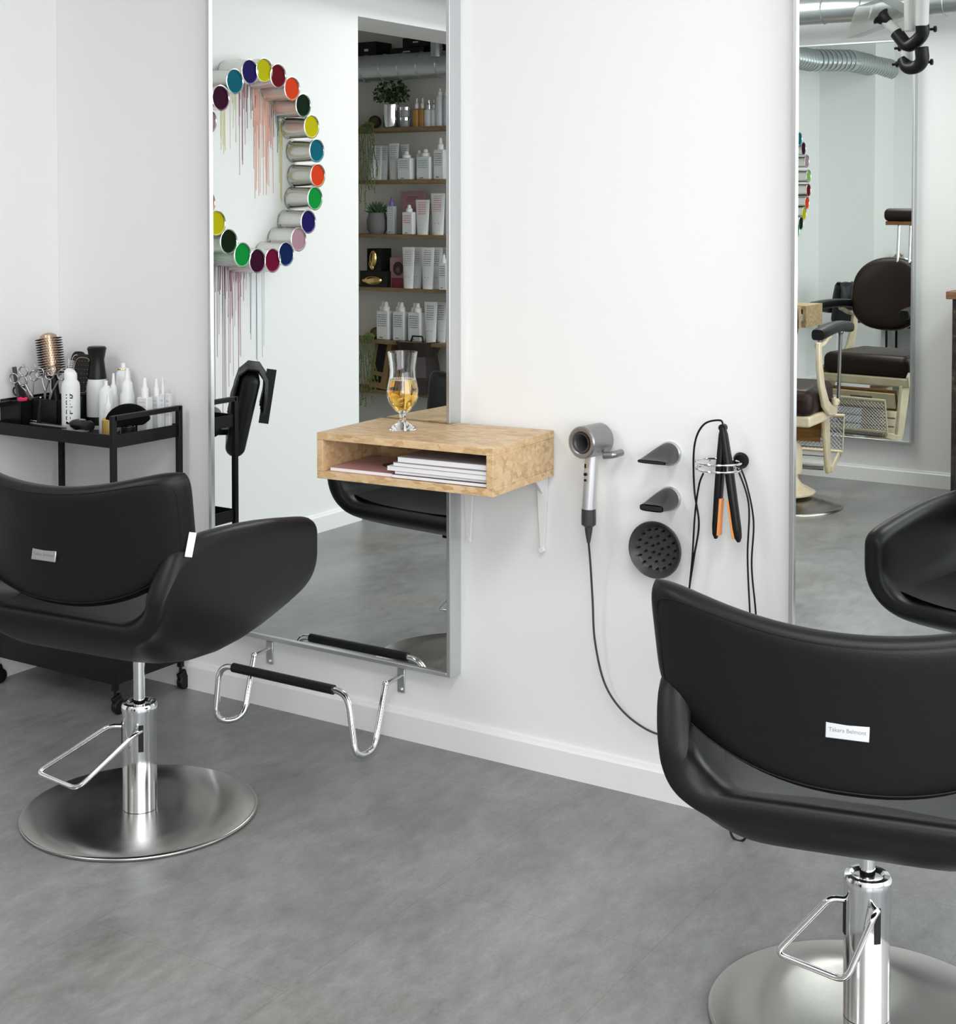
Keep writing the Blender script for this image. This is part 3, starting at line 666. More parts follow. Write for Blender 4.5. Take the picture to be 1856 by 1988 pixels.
Mf = Matrix.Translation((.050, .028, .050)) @ Matrix.Rotation(R(33), 4, 'Z') @ Matrix.Rotation(R(90), 4, 'X') @ Matrix.Rotation(R(6), 4, 'Z')
b = MB(); b.prism(P + [(-.045, -.012), (.045, -.012)], .022, Mf @ Matrix.Translation((0, 0, -.011))); b.build('bristle_fan', MATTE, t, bevel=.005, seg=3)
t = thing('cream_jar', 'small black jar with silver lid under the trolley handle', 'jar', (-3.128, -.170, TZ))
MB().lathe([(0, 0), (.020, 0), (.0205, .003), (.0205, .036), (0, .036)], n=32).build('jar_body', BLACKP, t)
MB().lathe([(0, .036), (.0198, .036), (.0198, .047), (.018, .049), (0, .049)], n=32).build('lid', CHROME, t)
t = thing('spray_mister', 'tall flared black-topped spray bottle with a white body on the trolley', 'bottle', (-3.355, -.075, TZ))
MB().lathe([(0, 0), (.030, 0), (.031, .01), (.031, .125), (.026, .150), (0, .150)], n=32).build('bottle_body', WHITES, t)
MB().lathe([(.026, .148), (.028, .150), (.0245, .178), (.0215, .205), (.0265, .232), (.0285, .240), (.024, .245), (0, .246)], n=32).build('spray_head', BLACKP, t)
MB().lathe([(.0315, .012), (.0317, .015), (.0317, .034), (.0315, .037)], n=32).build('black_band', BLACKP, t)
t = thing('hair_clipper', 'black hair clipper lying at the front edge of the trolley tray', 'clipper', (-3.250, -.232, .768), R(-8))
b = MB(); b.lathe([(0, -.045), (.012, -.042), (.0165, -.02), (.0145, .01), (.0175, .035), (.013, .045), (0, .046)], n=20, M=Matrix.Translation((0, 0, .0165)) @ Matrix.Rotation(R(90), 4, 'Y')); b.build('clipper_body', BLACKP, t)
MB().box((-.052, 0, .020), (.014, .026, .008)).build('blade', CHROME, t, bevel=.001)
b = MB().box((.010, -.004, .0345), (.02, .008, .003)); b.build('switch', ALU, t)
t = thing('straight_razor', 'grey folded razor lying at the front of the trolley tray', 'razor', (-3.380, -.240, .772), R(-4))
b = MB(); b.prism([(-.075, -.010), (-.05, -.013), (.075, -.006), (.085, 0), (.075, .006), (-.05, .012), (-.075, .010)], .007); b.build('handle', NICKEL, t, bevel=.002)
MB().box((-.060, 0, .010), (.03, .016, .006)).build('blade_holder', CHROME, t, bevel=.001)
MB().lathe([(0, 0), (.022, 0), (.023, .003), (0, .005)], n=20, loc=(.16, -.01, 0)).build('pin', ALU, t)
# organiser box with the tools
t = thing('organiser_box', 'open black organiser box of tools at the left end of the trolley', 'box', (-3.495, -.150, TZ))
def open_box(x0, x1, y0, y1, h, nm):
    tt = .003; b = MB(); yrot_box(b, x0, x1, y0, y1, .0006, tt)
    yrot_box(b, x0, x1, y0, y0 + tt, 0, h); yrot_box(b, x0, x1, y1 - tt, y1, 0, h); yrot_box(b, x0, x0 + tt, y0, y1, 0, h); yrot_box(b, x1 - tt, x1, y0, y1, 0, h); b.build(nm, BLACKP, t, bevel=.0006)
open_box(-.099, -.006, -.085, .10, .088, 'left_compartment'); open_box(-.004, .105, -.048, .10, .094, 'right_compartment')
BX = Vector((-3.455, -.165, TZ))
def bp(x, y, z): return BX + Vector((x, y, z))
CYr = R(33)   # tools roughly face the room
def brush_round():
    t = thing('round_brush', 'large bronze-barrelled round hair brush sticking up from the organiser box', 'brush', bp(-.014, .045, .004), rot=(R(-2), R(-12), 0)); t.scale = (1.25, 1.25, 1.25)
    MB().lathe([(0, 0), (.009, 0), (.011, .03), (.010, .10), (.013, .118), (0, .118)], n=20).build('handle', BLACKP, t)
    MB().lathe([(.012, .118), (.0205, .121), (.0205, .212), (.0195, .219), (.012, .224), (0, .226)], n=36).build('barrel', BRUSHG, t)
    b = MB()
    for j in range(15):
        zz = .126 + j * .006
        for k in range(26):
            a = 2 * math.pi * (k + (j % 2) * .5) / 26; c, s = math.cos(a), math.sin(a)
            b.cyl((.020 * c, .020 * s, zz), (.032 * c, .032 * s, zz + .001), .0008, .0006, n=4, caps=False)
    o = b.build('bristles', BLACKP, t, flat=True)
brush_round()
def paddle(label, x, y, z, w_, h_, lean, rim, nm='paddle_brush', rzz=33, tw=0):
    t = thing(nm, label, 'brush', bp(x, y, z), rot=(R(-4), R(lean), R(rzz)))
    MB().lathe([(0, -.02), (.009, -.02), (.010, .05), (.008, .08), (0, .082)], n=16).build('handle', BLACKP, t)
    pts = [(w_ / 2 * math.copysign(abs(math.cos(a)) ** .55, math.cos(a)), .08 + h_ / 2 + h_ / 2 * math.copysign(abs(math.sin(a)) ** .7, math.sin(a))) for a in [2 * math.pi * k / 32 for k in range(32)]]
    MB().prism([(x_, z_) for x_, z_ in pts], .012, Matrix.Rotation(R(90), 4, 'X') @ Matrix.Translation((0, 0, -.006))).build('head', BLACKP, t, bevel=.003)
    MB().tube([(x_ * .80, -.0075, .08 + h_ / 2 + (z_ - .08 - h_ / 2) * .84) for x_, z_ in pts], .0013, 6, closed=True).build('cushion_rim', rim, t)
    b = MB()
    for i in range(5):
        for j in range(8):
            b.cyl(((i - 2) * w_ * .14, -.006, .08 + h_ * (.14 + j * .10)), ((i - 2) * w_ * .15, -.020, .08 + h_ * (.14 + j * .10)), .0009, n=5)
    b.build('bristle_pins', rim, t, flat=True)
    return t
paddle('black paddle brush with a beaded oval rim, behind the big aerosol can', .062, .052, .018, .062, .125, 4, BRUSHG)
paddle('square-topped black cushion brush behind the round brush', .030, .066, .018, .050, .130, 3, CHROME)
t = thing('vent_comb', 'pale grey toothed comb standing between the round and paddle brushes', 'comb', bp(.040, .030, .03), rot=(R(-4), R(3), CYr))
b = MB(); b.box((-.008, 0, .09), (.005, .003, .18))
for k in range(16): b.box((.001, 0, .09 + k * .0055), (.016, .002, .0028))
b.build('teeth_and_spine', ALU, t)
t = thing('rattail_comb', 'dark flat comb leaning at the left of the organiser box', 'comb', bp(-.090, -.03, .03), rot=(R(-2), R(-9), CYr))
b = MB(); b.box((0, 0, .07), (.013, .004, .17)); b.build('spine', GREYP, t, bevel=.001)
b = MB(); b.box((.012, 0, .045), (.020, .009, .11)); b.build('clip_arm', BLACKP, t, bevel=.002)
def scissors(label, x, y, z, lean, s=1, fin=NICKEL, gold=False):
    t = thing('scissors', label, 'scissors', bp(x - .02, y, z + .045), rot=(0, R(lean), CYr))
    for q in (-1, 1):
        b = MB(); c = Vector((q * .017, 0, .100 + (0.008 if q > 0 else 0)))
        b.tube([(c.x + .012 * math.cos(a), q * .001, c.z + .0145 * math.sin(a)) for a in [2 * math.pi * k / 28 for k in range(28)]], .0024, 8, closed=True)
        b.tube([(q * .011, q * .001, .088), (q * .006, q * .001, .066), (0, q * .001, .05)], .0028, 8)
        b.prism([(-.004, 0), (.004, 0), (.0005 - q * .001, -.075), (-.0005 - q * .001, -.075)], .0016, Matrix.Translation((0, q * .001, .052)) @ Matrix.Rotation(R(90), 4, 'X'))
        if q > 0: b.tube([(c.x + .006, .001, c.z + .013), (c.x + .012, .001, c.z + .024), (c.x + .010, .001, c.z + .032)], .0018, 8)
        b.build('blade_and_finger_ring', fin, t)
    MB().cyl((0, -.003, .052), (0, .003, .052), .0035, n=12).build('pivot_screw', GOLD, t)
    return t
scissors('chrome scissors leaning furthest left in the organiser box', -.042, -.012, .020, -24)
scissors('chrome scissors with gold pivot in the middle of the scissors bunch', -.022, -.020, .005, -12, gold=True)
scissors('chrome scissors standing in front of the round brush', .006, -.010, .022, 2)
scissors('chrome scissors with hooked finger rest leaning right of the round brush', .022, -.014, .018, 14)
t = thing('hair_clip', 'bright pink-red hair clip at the front rim of the organiser box', 'hair clip', bp(-.068, -.045, .088), rot=(0, 0, CYr))
b = MB(); b.prism([(-.014, -.006), (.010, -.010), (.016, .004), (.012, .010), (.003, .006), (-.006, .010), (-.014, .006)], .012, Matrix.Rotation(R(90), 4, 'X')); b.build('clip_body', RED, t, bevel=.002)
t = thing('sectioning_clip', 'black sectioning clip hooked on the organiser box wall', 'hair clip', bp(.035, -.072, .06), rot=(0, R(4), CYr))
MB().prism([(-.006, -.03), (.006, -.03), (.005, .02), (.001, .045), (-.003, .02)], .008, Matrix.Rotation(R(90), 4, 'X')).build('clip_body', BLACKP, t, bevel=.002)
MB().sph((.001, -.004, .046), .003, 10).build('clip_tip', CHROME, t)
t = thing('trimmer', 'slim black trimmer standing in the left part of the organiser box', 'trimmer', bp(-.090, .0, .01), rot=(0, R(-20), CYr))
MB().lathe([(0, 0), (.008, 0), (.010, .04), (.007, .09), (0, .092)], n=16).build('trimmer_body', BLACKP, t)
MB().tube([(-.004 + .009 * math.cos(a), -.002, .105 + .013 * math.sin(a)) for a in [2 * math.pi * k / 24 for k in range(24)]], .0025, 8, closed=True).build('hanging_ring', BLACKP, t)

# ================================================================ CUTTING STOOL with cape (seen in the mirrors)
t = thing('cutting_stool', 'small black padded stool by the left wall, seen in the left mirror behind the trolley', 'stool', (-3.765, -.795, 0), math.atan2(-.74, .67) * 0 + R(48))
# local +y is forward
MB().lathe([(0, .014), (.05, .013), (.20, .008), (.205, .004), (.20, 0), (0, 0)], n=48).build('base_disc', STEEL, t)
MB().cyl((0, 0, .01), (0, 0, .60), .022).build('column', CHROME, t)
b = MB(); b.box((0, .02, .635), (.34, .32, .07)); b.build('seat', LEATHER, t, bevel=.03, seg=4)
b = MB(); P = []
for s in (1, -1): pass
b.box((0, -.215, .675), (.33, .07, .30), rot=(R(13), 0, 0)); b.build('backrest', LEATHER, t, bevel=.034, seg=5)
MB().box((0, -.15, .60), (.06, .10, .02)).build('back_bracket', BLACKM, t, bevel=.003)
t = thing('hairdressing_cape', 'black cape folded over the top of the stool backrest, tie hanging down', 'cape', (-3.765, -.795, 0), R(48))
b = MB(); N = 14
P = []
for i in range(N + 1):
    x = -.15 + .30 * i / N; row = []
    for (yy, zz) in [(-.165, .66), (-.178, .72), (-.192, .77), (-.205, .815), (-.235, .838), (-.275, .832), (-.300, .79), (-.297, .73), (-.285, .68)]:
        row.append(Vector((x, yy + .006 * math.sin(i * 1.7 + zz * 20), zz + .004 * math.sin(i * 2.3))))
    P.append(row)
b.grid(P); o = b.build('cape_cloth', CAPE, t, ang=180); md = o.modifiers.new('s', 'SOLIDIFY'); md.thickness = .004
b = MB(); b.tube([(.0, 0, 0)] * 0 + [(.10, -.292, .81), (.10, -.325, .78)], .002, 6) if False else None
b.box((-.06, -.306, .715), (.005, .036, .20), rot=(R(9), 0, 0)); b.build('tie_strap', CAPE, t)

# ================================================================ RING OF PAINT TINS on the left wall
ringc = (-1.41, 1.565)
TINS = [('teal', 64, .361), ('navy', 79, .375), ('yellow', 92, .38), ('dark red', 105, .377), ('orange', 120, .368), ('dark green', 135, .36), ('yellow', 151, .352), ('teal', 168, .349),
        ('orange', -175, .349), ('green', -159, .352), ('navy', -142, .361), ('mauve', -127, .368), ('blue', -112, .379), ('crimson', -99, .379), ('dark purple', -85, .375), ('green', -71, .367), ('dark green', -56, .354), ('yellow', -40, .345),
        ('orange', -24, .352), ('dark red', -8, .355), ('light green', 9, .355), ('mauve', 28, .352), ('dark purple', 47, .350)]
PC = {'teal': (.0, .10, .15), 'navy': (.010, .004, .085), 'yellow': (.46, .42, .0), 'dark red': (.115, .0, .004), 'orange': (.60, .045, .008), 'dark green': (.0, .010, .001), 'green': (.0, .24, .035), 'light green': (.22, .42, .12), 'mauve': (.38, .22, .27), 'blue': (.0, .011, .075), 'crimson': (.14, .0, .025), 'dark purple': (.030, .0, .015)}
PC2 = {'teal': (.02, .38, .52), 'navy': (.10, .06, .32), 'yellow': (.85, .85, .10), 'dark red': (.36, .03, .06), 'orange': (1, .32, .12), 'dark green': (.05, .17, .08), 'green': (.25, .62, .30), 'light green': (.35, .55, .2), 'mauve': (.52, .38, .42), 'blue': (.01, .09, .30), 'crimson': (.40, .05, .15), 'dark purple': (.18, .02, .16)}
PM = {k: mat('paint_' + k.replace(' ', '_'), v, .7, spec=.12) for k, v in PC.items()}; PM2 = {k: mat('rim_paint_' + k.replace(' ', '_'), v, .5, spec=.2) for k, v in PC2.items()}
My = Matrix.Rotation(R(90), 4, 'Y')
clock = lambda a: ('top', 'upper', 'right')[0]
def where(a):
    # as seen in the left mirror: angle 90 = top, 180 = right, 0 = left, -90 = bottom
    a = a % 360
    h = round(((270 - (a - 180)) % 360) / 30) % 12
    return h
seen = {}
tin_me = None
order = []
for i, (c, a, r_) in enumerate(TINS):
    y = ringc[0] + r_ * math.cos(R(a)); z = ringc[1] + r_ * math.sin(R(a))
    cn, nn = TINS[i - 1][0], TINS[(i + 1) % len(TINS)][0]
    lab = '%s paint tin in the wall ring, between the %s and the %s tin' % (c, cn, nn)
    h = ['at the top', 'at the upper right', 'on the right side', 'at the lower right', 'at the bottom', 'at the lower left', 'on the left side', 'at the upper left'][int((((180 - a + 270) % 360) + 22.5) // 45) % 8]
    hh = {0: 0}
    # mirror picture angle: mirror right = real angle 180
    ma = 180 - a; side = ['on the right', 'at the upper right', 'at the top', 'at the upper left', 'on the left', 'at the lower left', 'at the bottom', 'at the lower right'][int(((ma % 360) + 22.5) // 45) % 8]
    lab = '%s tin %s of the ring, between %s and %s tins' % (c, side, cn, nn)
    t = thing('paint_tin', lab, 'paint tin', (XL, y, z)); Lc = .125; q_ = .925
    MB().lathe([(0, .001), (.0475, .001), (.0493, .004), (.0475, .008), (.0468, .010), (.0468, Lc - .012), (.0490, Lc - .006), (.0500, Lc - .001), (.0496, Lc + .002), (.0468, Lc + .003), (.0440, Lc), (.0432, Lc - .006), (0, Lc - .007)], n=40, M=My).build('tin_body', TIN, t)
    MB().lathe([(0, Lc - .0025), (.0434, Lc - .0025)], n=40, M=My).build('paint_surface', PM[c], t, flat=True)
    b = MB()   # paint that ran over the lower rim
    pts = []
    for k in range(21):
        an = math.pi + math.pi * k / 20
        pts.append((Lc - .002, .0462 * math.cos(an), .0462 * math.sin(an)))
    b.tube(pts, .0036, 8); b.build('paint_run', PM2[c], t)
# paint streaks running down the wall
def drips(label, cols, y0, y1, z0, n, lmin, lmax, r=.0011):
    b = MB(); rnd = random.Random(hash(label) % 1000 if False else len(label) * 7)
    for k in range(n):
        y = y0 + (y1 - y0) * rnd.random(); zt = z0(y) if callable(z0) else z0; L = lmin + (lmax - lmin) * rnd.random() ** 2.2
        yy = y + (rnd.random() - .5) * .01
        b.tube([(XL + .0006, y, zt), (XL + .0008, (y + yy) / 2, zt - L * .5), (XL + .0006, yy, zt - L)], r * (.6 + .8 * rnd.random()), 5)
    o = b.build('paint_streaks', cols); tag(o, label, 'paint drips', kind='stuff'); return o
arc = lambda y: ringc[1] + math.sqrt(max(0, .335 ** 2 - (y - ringc[0]) ** 2)) * 1.0
low = lambda y: ringc[1] - math.sqrt(max(0, .40 ** 2 - (y - ringc[0]) ** 2))
pale = lambda n, c: mat(n, c, .5)
drips('pale yellow paint streaks inside the ring under the teal and navy tins', pale('pale_yellow_drip', (.80, .76, .42)), -1.29, -1.40, arc, 22, .06, .30)
drips('dark red paint streaks inside the top of the tin ring', pale('dark_red_drip', (.36, .12, .16)), -1.41, -1.52, arc, 26, .05, .40)
drips('salmon orange paint streaks inside the upper right of the tin ring', pale('salmon_drip', (.88, .50, .40)), -1.50, -1.62, arc, 60, .12, .46, .0014)
drips('grey green paint streaks inside the right of the tin ring', pale('grey_green_drip', (.12, .20, .17)), -1.60, -1.66, arc, 16, .06, .34)
drips('yellow paint streaks beside the right-hand tins', pale('yellow_drip', (.66, .62, .22)), -1.655, -1.685, 1.76, 12, .1, .36)
drips('pale green paint streaks under the lower left of the tin ring', pale('pale_green_drip', (.36, .62, .42)), -1.10, -1.24, low, 34, .05, .25)
drips('dark purple paint streaks hanging below the bottom of the tin ring', pale('purple_drip', (.20, .06, .12)), -1.22, -1.36, low, 26, .10, .75, .0010)
drips('pink paint streaks under the crimson tin at the bottom of the ring', pale('pink_drip', (.55, .26, .34)), -1.34, -1.44, low, 30, .05, .50, .0009)
drips('thin blue grey paint streaks below the blue tin', pale('blue_drip', (.32, .38, .52)), -1.45, -1.58, low, 16, .03, .45, .0008)

# ================================================================ ALCOVE SHELVES
SZ = [1.873, 1.559, 1.231, .910, .590, .286]; SY = -4.155; XS = -4.62
wh = ['topmost', 'second from the top', 'third from the top', 'fourth from the top', 'fifth from the top', 'lowest']
for k, z in enumerate(SZ):
    o = MB().box(((XA + XS) / 2, (YB + SY) / 2 + .002, z - .011), (XS - XA - .01, SY - YB - .006, .022)).build('alcove_shelf', OAK, bevel=.001)
    tag(o, 'oak shelf board in the mirrored alcove, ' + wh[k] + ' of the six', 'shelf', 'oak boards of the product shelves')
o = MB().box(((XA + XS) / 2, (YB + SY) / 2 + .002, 2.285), (XS - XA - .01, SY - YB - .006, .02)).build('high_shelf', BLACKM, bevel=.001)
tag(o, 'dark high shelf hidden behind the ventilation pipe in the alcove', 'shelf')
px2x = lambda px: -5.537 + (px - 700) * .00379
KY = -4.215
def tube_bottle(label, px, wpx, hpx, k, prn, y=KY, grp=None):
    w_ = wpx * .00379; h = hpx * .00379; t = thing('squeeze_tube', label, 'tube', (px2x(px), y, SZ[k]), math.pi, grp)
    b = MB(); N = 24; rings = []
    for q in range(8):
        f = q / 7; rx = w_ * (.40 + .12 * f); ry = w_ * .17 * (1 - f) + .0015; zz = .022 + (h - .022) * f
        rings.append([b.b.verts.new(Vector((rx * math.cos(a), ry * math.sin(a), zz))) for a in [2 * math.pi * j / N for j in range(N)]])
    for A, B in zip(rings, rings[1:]):
        for j in range(N): b.b.faces.new((A[j], A[(j + 1) % N], B[(j + 1) % N], B[j]))
    b.b.faces.new(rings[0][::-1]); b.b.faces.new(rings[-1]); b.build('tube_body', WHITES, t, ang=60)
    MB().lathe([(0, 0), (w_ * .38, 0), (w_ * .39, .022), (0, .0225)], n=24, M=Matrix.Diagonal((1, .5, 1, 1))).build('cap', WHITEP, t)
    b = MB(); V = []
    for f in (.52, .93):
        ry = w_ * .17 * (1 - f) + .0015; zz = .022 + (h - .022) * f; V.append([b.b.verts.new((x * w_, -ry * (1 - (x / .55) ** 2) ** .5 - .0012, zz)) for x in (-.28, -.14, 0, .14, .28)])
    for q in range(4): b.b.faces.new((V[0][q], V[0][q + 1], V[1][q + 1], V[1][q]))
    b.build('printed_label', prn, t, fix=False)
    MB().box((0, -w_ * .13 - .001, h * .28), (w_ * .3, .001, h * .022)).build('maker_mark', GREYI, t)
    return t
def shelf_pump(label, px, wpx, hpx, k, prn, mt=WHITEP, body=WHITES, twin=False, y=KY, nf=.24):
    w_ = wpx * .00379; h = hpx * .00379
    return pump_bottle(label, px2x(px), y, w_, h * (1 - nf), h * nf, mt, math.pi, SZ[k], body, prn, None, twin)
# shelf 1
t = thing('potted_plant', 'bushy dark green plant in a shiny silver pot on the topmost alcove shelf', 'plant', (px2x(757), KY, SZ[0]))
MB().lathe([(0, 0), (.047, 0), (.050, .01), (.050, .140), (.047, .142), (.044, .130), (0, .128)], n=36).build('silver_pot', CHROME, t)
b = MB()
for k in range(330):
    a = random.random() * 2 * math.pi; e = random.random(); rr = .125 * random.random() ** .5; zz = .14 + .17 * e * (1 - (rr / .14) ** 2 * .8) + .02
    s = .010 + .008 * random.random(); M = Matrix.Translation((rr * math.cos(a), rr * math.sin(a) * .6, zz)) @ Euler((random.random() * 3, random.random() * 3, random.random() * 6)).to_matrix().to_4x4()
    V = [b.b.verts.new(M @ Vector(p)) for p in ((-s, 0, 0), (0, -s * .6, .002), (s * 1.2, 0, 0), (0, s * .6, .002))]; b.b.faces.new(V)
b.build('foliage', LEAF, t, flat=True, fix=False)
b = MB()
for k in range(16): a = 2 * math.pi * k / 16; b.tube([(0, 0, .12), (.04 * math.cos(a), .03 * math.sin(a), .2), (.09 * math.cos(a), .05 * math.sin(a), .24 + .04 * (k % 3))], .0015, 5)
b.build('stems', LEAF, t)
t = thing('moss_ball', 'round brown ball beside the silver pot on the topmost alcove shelf', 'ornament', (px2x(724), KY, SZ[0] + .040)); MB().sph((0, 0, 0), .040, 20).build('ball', MOSS, t)
def trailing(label, px, k, L, sc_=1):
    t = thing('trailing_plant', label, 'plant', (px2x(px) + .037, -4.17, SZ[k])); b = MB(); lf = MB()
    for s in range(9):
        x = (s - 4) * .010; Ls = L * (.45 + .55 * random.random()) if s != 4 else L
        P = [(x, .0, .025), (x * 1.2, .03, .012), (x * 1.5, .035, -.05)] + [(x * (1.5 + .1 * q) + .006 * math.sin(q * 1.3 + s), .035, -.05 - (Ls - .05) * q / 6) for q in range(1, 7)]
        S = spline(P, 6); b.tube(S, .0014, 5)
        for i, p in enumerate(S[4:]):
            for q in (-1, 1):
                M = Matrix.Translation(p) @ Euler((random.random(), q * .6, random.random() * 3)).to_matrix().to_4x4(); V = [lf.b.verts.new(M @ Vector(v)) for v in ((0, 0, 0), (q * .006, .003, -.004), (q * .011, 0, -.012), (q * .004, -.003, -.006))]; lf.b.faces.new(V)
    b.sph((-.01, -.01, .02), .035, 14, (1.1, .6, .6)); b.build('vines', LEAF2, t); lf.build('leaves', LEAF2, t, flat=True, fix=False)
trailing('long trailing plant hanging from the left of the topmost alcove shelf', 712, 0, .48)
trailing('trailing plant hanging from the left of the fifth alcove shelf', 712, 4, .40)
t = thing('moss_ball', 'round brown ball by the trailing plant on the fifth alcove shelf', 'ornament', (px2x(725), KY, SZ[4] + .036)); MB().sph((0, 0, 0), .036, 20).build('ball', MOSS, t)
for dz, lb in ((0, 'clear jar with silver lid under another, right of the silver pot'), (.062, 'clear jar with silver lid stacked on another, right of the silver pot')):
    t = thing('glass_jar', lb, 'jar', (px2x(784), KY, SZ[0] + dz)); MB().lathe([(0, 0), (.033, 0), (.034, .003), (.034, .040), (0, .041)], n=28).build('jar_body', mat('frosted_grey_glass', (.38, .38, .42), .25), t); MB().lathe([(0, .041), (.033, .041), (.033, .060), (0, .061)], n=28).build('lid', CHROME, t)
def round_bottle(label, px, wpx, hpx, k, body, cap, nf=.3, prn=None, cat='bottle', y=KY, name='round_bottle'):
    w_ = wpx * .00379 / 2; h = hpx * .00379; t = thing(name, label, cat, (px2x(px), y, SZ[k]), math.pi); hb = h * (1 - nf)
    MB().lathe([(0, 0), (w_, 0), (w_, hb * .93), (w_ * .7, hb), (0, hb)], n=24).build('body', body, t)
    MB().lathe([(0, hb), (w_ * .5, hb), (w_ * .46, hb + h * nf * .5), (w_ * .25, hb + h * nf * .6), (w_ * .22, h), (0, h)], n=18).build('cap', cap, t)
    if prn: text(prn, w_ * 1.1, GREYP2, t, (w_ * .2, -w_ - .0008, hb * .55), (R(90), R(-90), 0))
round_bottle('amber oil bottle with white pump, left one of the amber pair', 806, 13, 45, 0, AMBER, WHITEP, .36)
round_bottle('amber oil bottle with white pump, right one of the amber pair', 817, 12, 45, 0, AMBER, WHITEP, .36)
round_bottle('small white bottle with silver neck, left of the pair on the topmost shelf', 829, 15, 42, 0, WHITES, CHROME, .34)
round_bottle('small white bottle with silver neck, right of the pair on the topmost shelf', 839, 12, 42, 0, WHITES, CHROME, .34)
round_bottle('tall white can with sideways print, left of the pair at the shelf end', 850, 14, 59, 0, WHITES, WHITEP, .18, prn='IRIU', cat='can')
round_bottle('tall lilac white can at the right end of the topmost shelf', 862, 11, 57, 0, mat('lilac_white', (.55, .55, .66), .4), WHITEP, .18, cat='can')
# shelf 2
for px, lb in ((722, 'leftmost of the three teal-printed tubes on the second shelf'), (732, 'middle one of the three teal-printed tubes on the second shelf'), (742, 'rightmost of the three teal-printed tubes on the second shelf')): tube_bottle('white squeeze tube, ' + lb, px, 17, 55, 1, TEALP, KY + .012 * ((742 - px) / 10))
tube_bottle('white teal-printed tube standing alone-left of the pump bottles, front one', 764, 20, 58, 1, TEALP, KY + .015); tube_bottle('white teal-printed tube half hidden behind another on the second shelf', 776, 18, 57, 1, TEALP, KY - .03)
shelf_pump('white pump bottle with teal print, front left on the second shelf', 790, 26, 45, 1, TEALP, y=KY + .02); shelf_pump('white pump bottle half hidden behind another on the second shelf', 801, 20, 47, 1, None, y=KY - .05)
shelf_pump('broad white pump bottle with teal print, right of the middle on the second shelf', 823, 26, 48, 1, TEALP); shelf_pump('tall white spray bottle with grey print at the right of the second shelf', 851, 19, 65, 1, GREYP2, nf=.28)
# shelf 3
t = thing('succulent', 'spiky succulent in a round concrete pot on the third alcove shelf', 'plant', (px2x(728), KY, SZ[2]))
MB().lathe([(0, 0), (.045, 0), (.062, .03), (.064, .08), (.052, .13), (.047, .132), (.044, .12), (0, .118)], n=32).build('concrete_pot', CONC, t)
b = MB()
for k in range(34):
    a = k * 2.4; e = .25 + 1.1 * (k / 34); L = .085; d = Vector((math.cos(a) * math.cos(e), math.sin(a) * math.cos(e), math.sin(e))); p0 = Vector((0, 0, .12))
    b.cyl(p0 + d * .01, p0 + d * L * .5, .006, .0085, n=6); b.cyl(p0 + d * L * .5, p0 + d * L, .0085, .0008, n=6)
b.build('leaves', SUCC, t)
shelf_pump('slim bottle with lilac pump next to the concrete pot', 757, 14, 60, 2, TEALP, PURPLE, mat('pale_grey_bottle', (.55, .58, .62), .4), nf=.25)
t = thing('gift_box', 'large flat pink box standing behind the bottles on the third alcove shelf', 'box', (px2x(789), KY - .06, SZ[2]), math.pi); MB().box((0, 0, .13), (.165, .03, .26)).build('box_body', PINKB, t, bevel=.001)
b = MB()
for j in range(3): b.box((.0 + .01 * j, -.0155, .225 - .012 * j), (.085 - .02 * j, .001, .004))
b.build('printed_label', mat('dark_red_print', (.20, .06, .08), .5), t)
shelf_pump('small white pump bottle in front of the pink box', 795, 20, 47, 2, REDP, y=KY + .02)
tube_bottle('white red-printed tube right of the pink box, front one', 819, 26, 55, 2, REDP, KY + .01); tube_bottle('white red-printed tube tucked behind another right of the pink box', 831, 22, 54, 2, REDP, KY - .04)
tube_bottle('large white red-printed tube near the right end of the third shelf', 848, 26, 65, 2, REDP, KY + .01); tube_bottle('white red-printed tube at the very right end of the third shelf', 861, 20, 64, 2, REDP, KY - .04)
# shelf 4
for (px, wpx, hpx, dz, lb, ph) in ((732, 27, 36, 26, 'black display box with a golden hair tool, upper one of the stack of two', 1), (731, 54, 26, 0, 'wide black display box with a golden hair tool, lower one of the stack of two', 0)):
    t = thing('display_box', lb, 'box', (px2x(px), KY, SZ[3] + dz * .00379), math.pi); w_ = wpx * .00379; h = hpx * .00379
    MB().box((0, 0, h / 2), (w_, .11, h - .001)).build('black_box', BLACKP, t, bevel=.001)
    b = MB()
    if ph: b.sph((0, -.06, h * .55), .034, 20, (.8, .5, 1.5)); b.sph((.015, -.06, h * .25), .02, 16, (.8, .5, 1.6), rot=(0, .4, 0))
    else: b.sph((0, -.06, h * .42), .042, 20, (1.6, .5, .7)); b.sph((.05, -.06, h * .40), .02, 16, (1.7, .5, .7))
    b.build('golden_tool', GOLD, t)
t = thing('portrait_card', 'card with a dark curly-haired portrait in red on the fourth alcove shelf', 'card', (px2x(771), KY + .01, SZ[3]), math.pi)
MB().box((0, 0, .09), (.112, .012, .18)).build('card_body', PINKB, t, bevel=.001)
MB().sph((-.006, -.007, .115), .038, 24, (1, .08, 1.1)).build('printed_hair', DK, t); MB().sph((-.006, -.0095, .108), .014, 20, (1, .1, 1.35)).build('printed_face', SKIN, t)
MB().box((-.003, -.0068, .030), (.09, .001, .058)).build('printed_shirt', mat('dark_red_shirt_print', (.22, .03, .05), .5), t)
for i, px in enumerate((799, 806, 812, 817)): tube_bottle('pink-printed tube, left row of four on the fourth shelf, %s' % ('at its front', 'second from its front', 'third from its front', 'at its back')[i], px, 23, 65, 3, PINKP, KY + .050 - .044 * i)
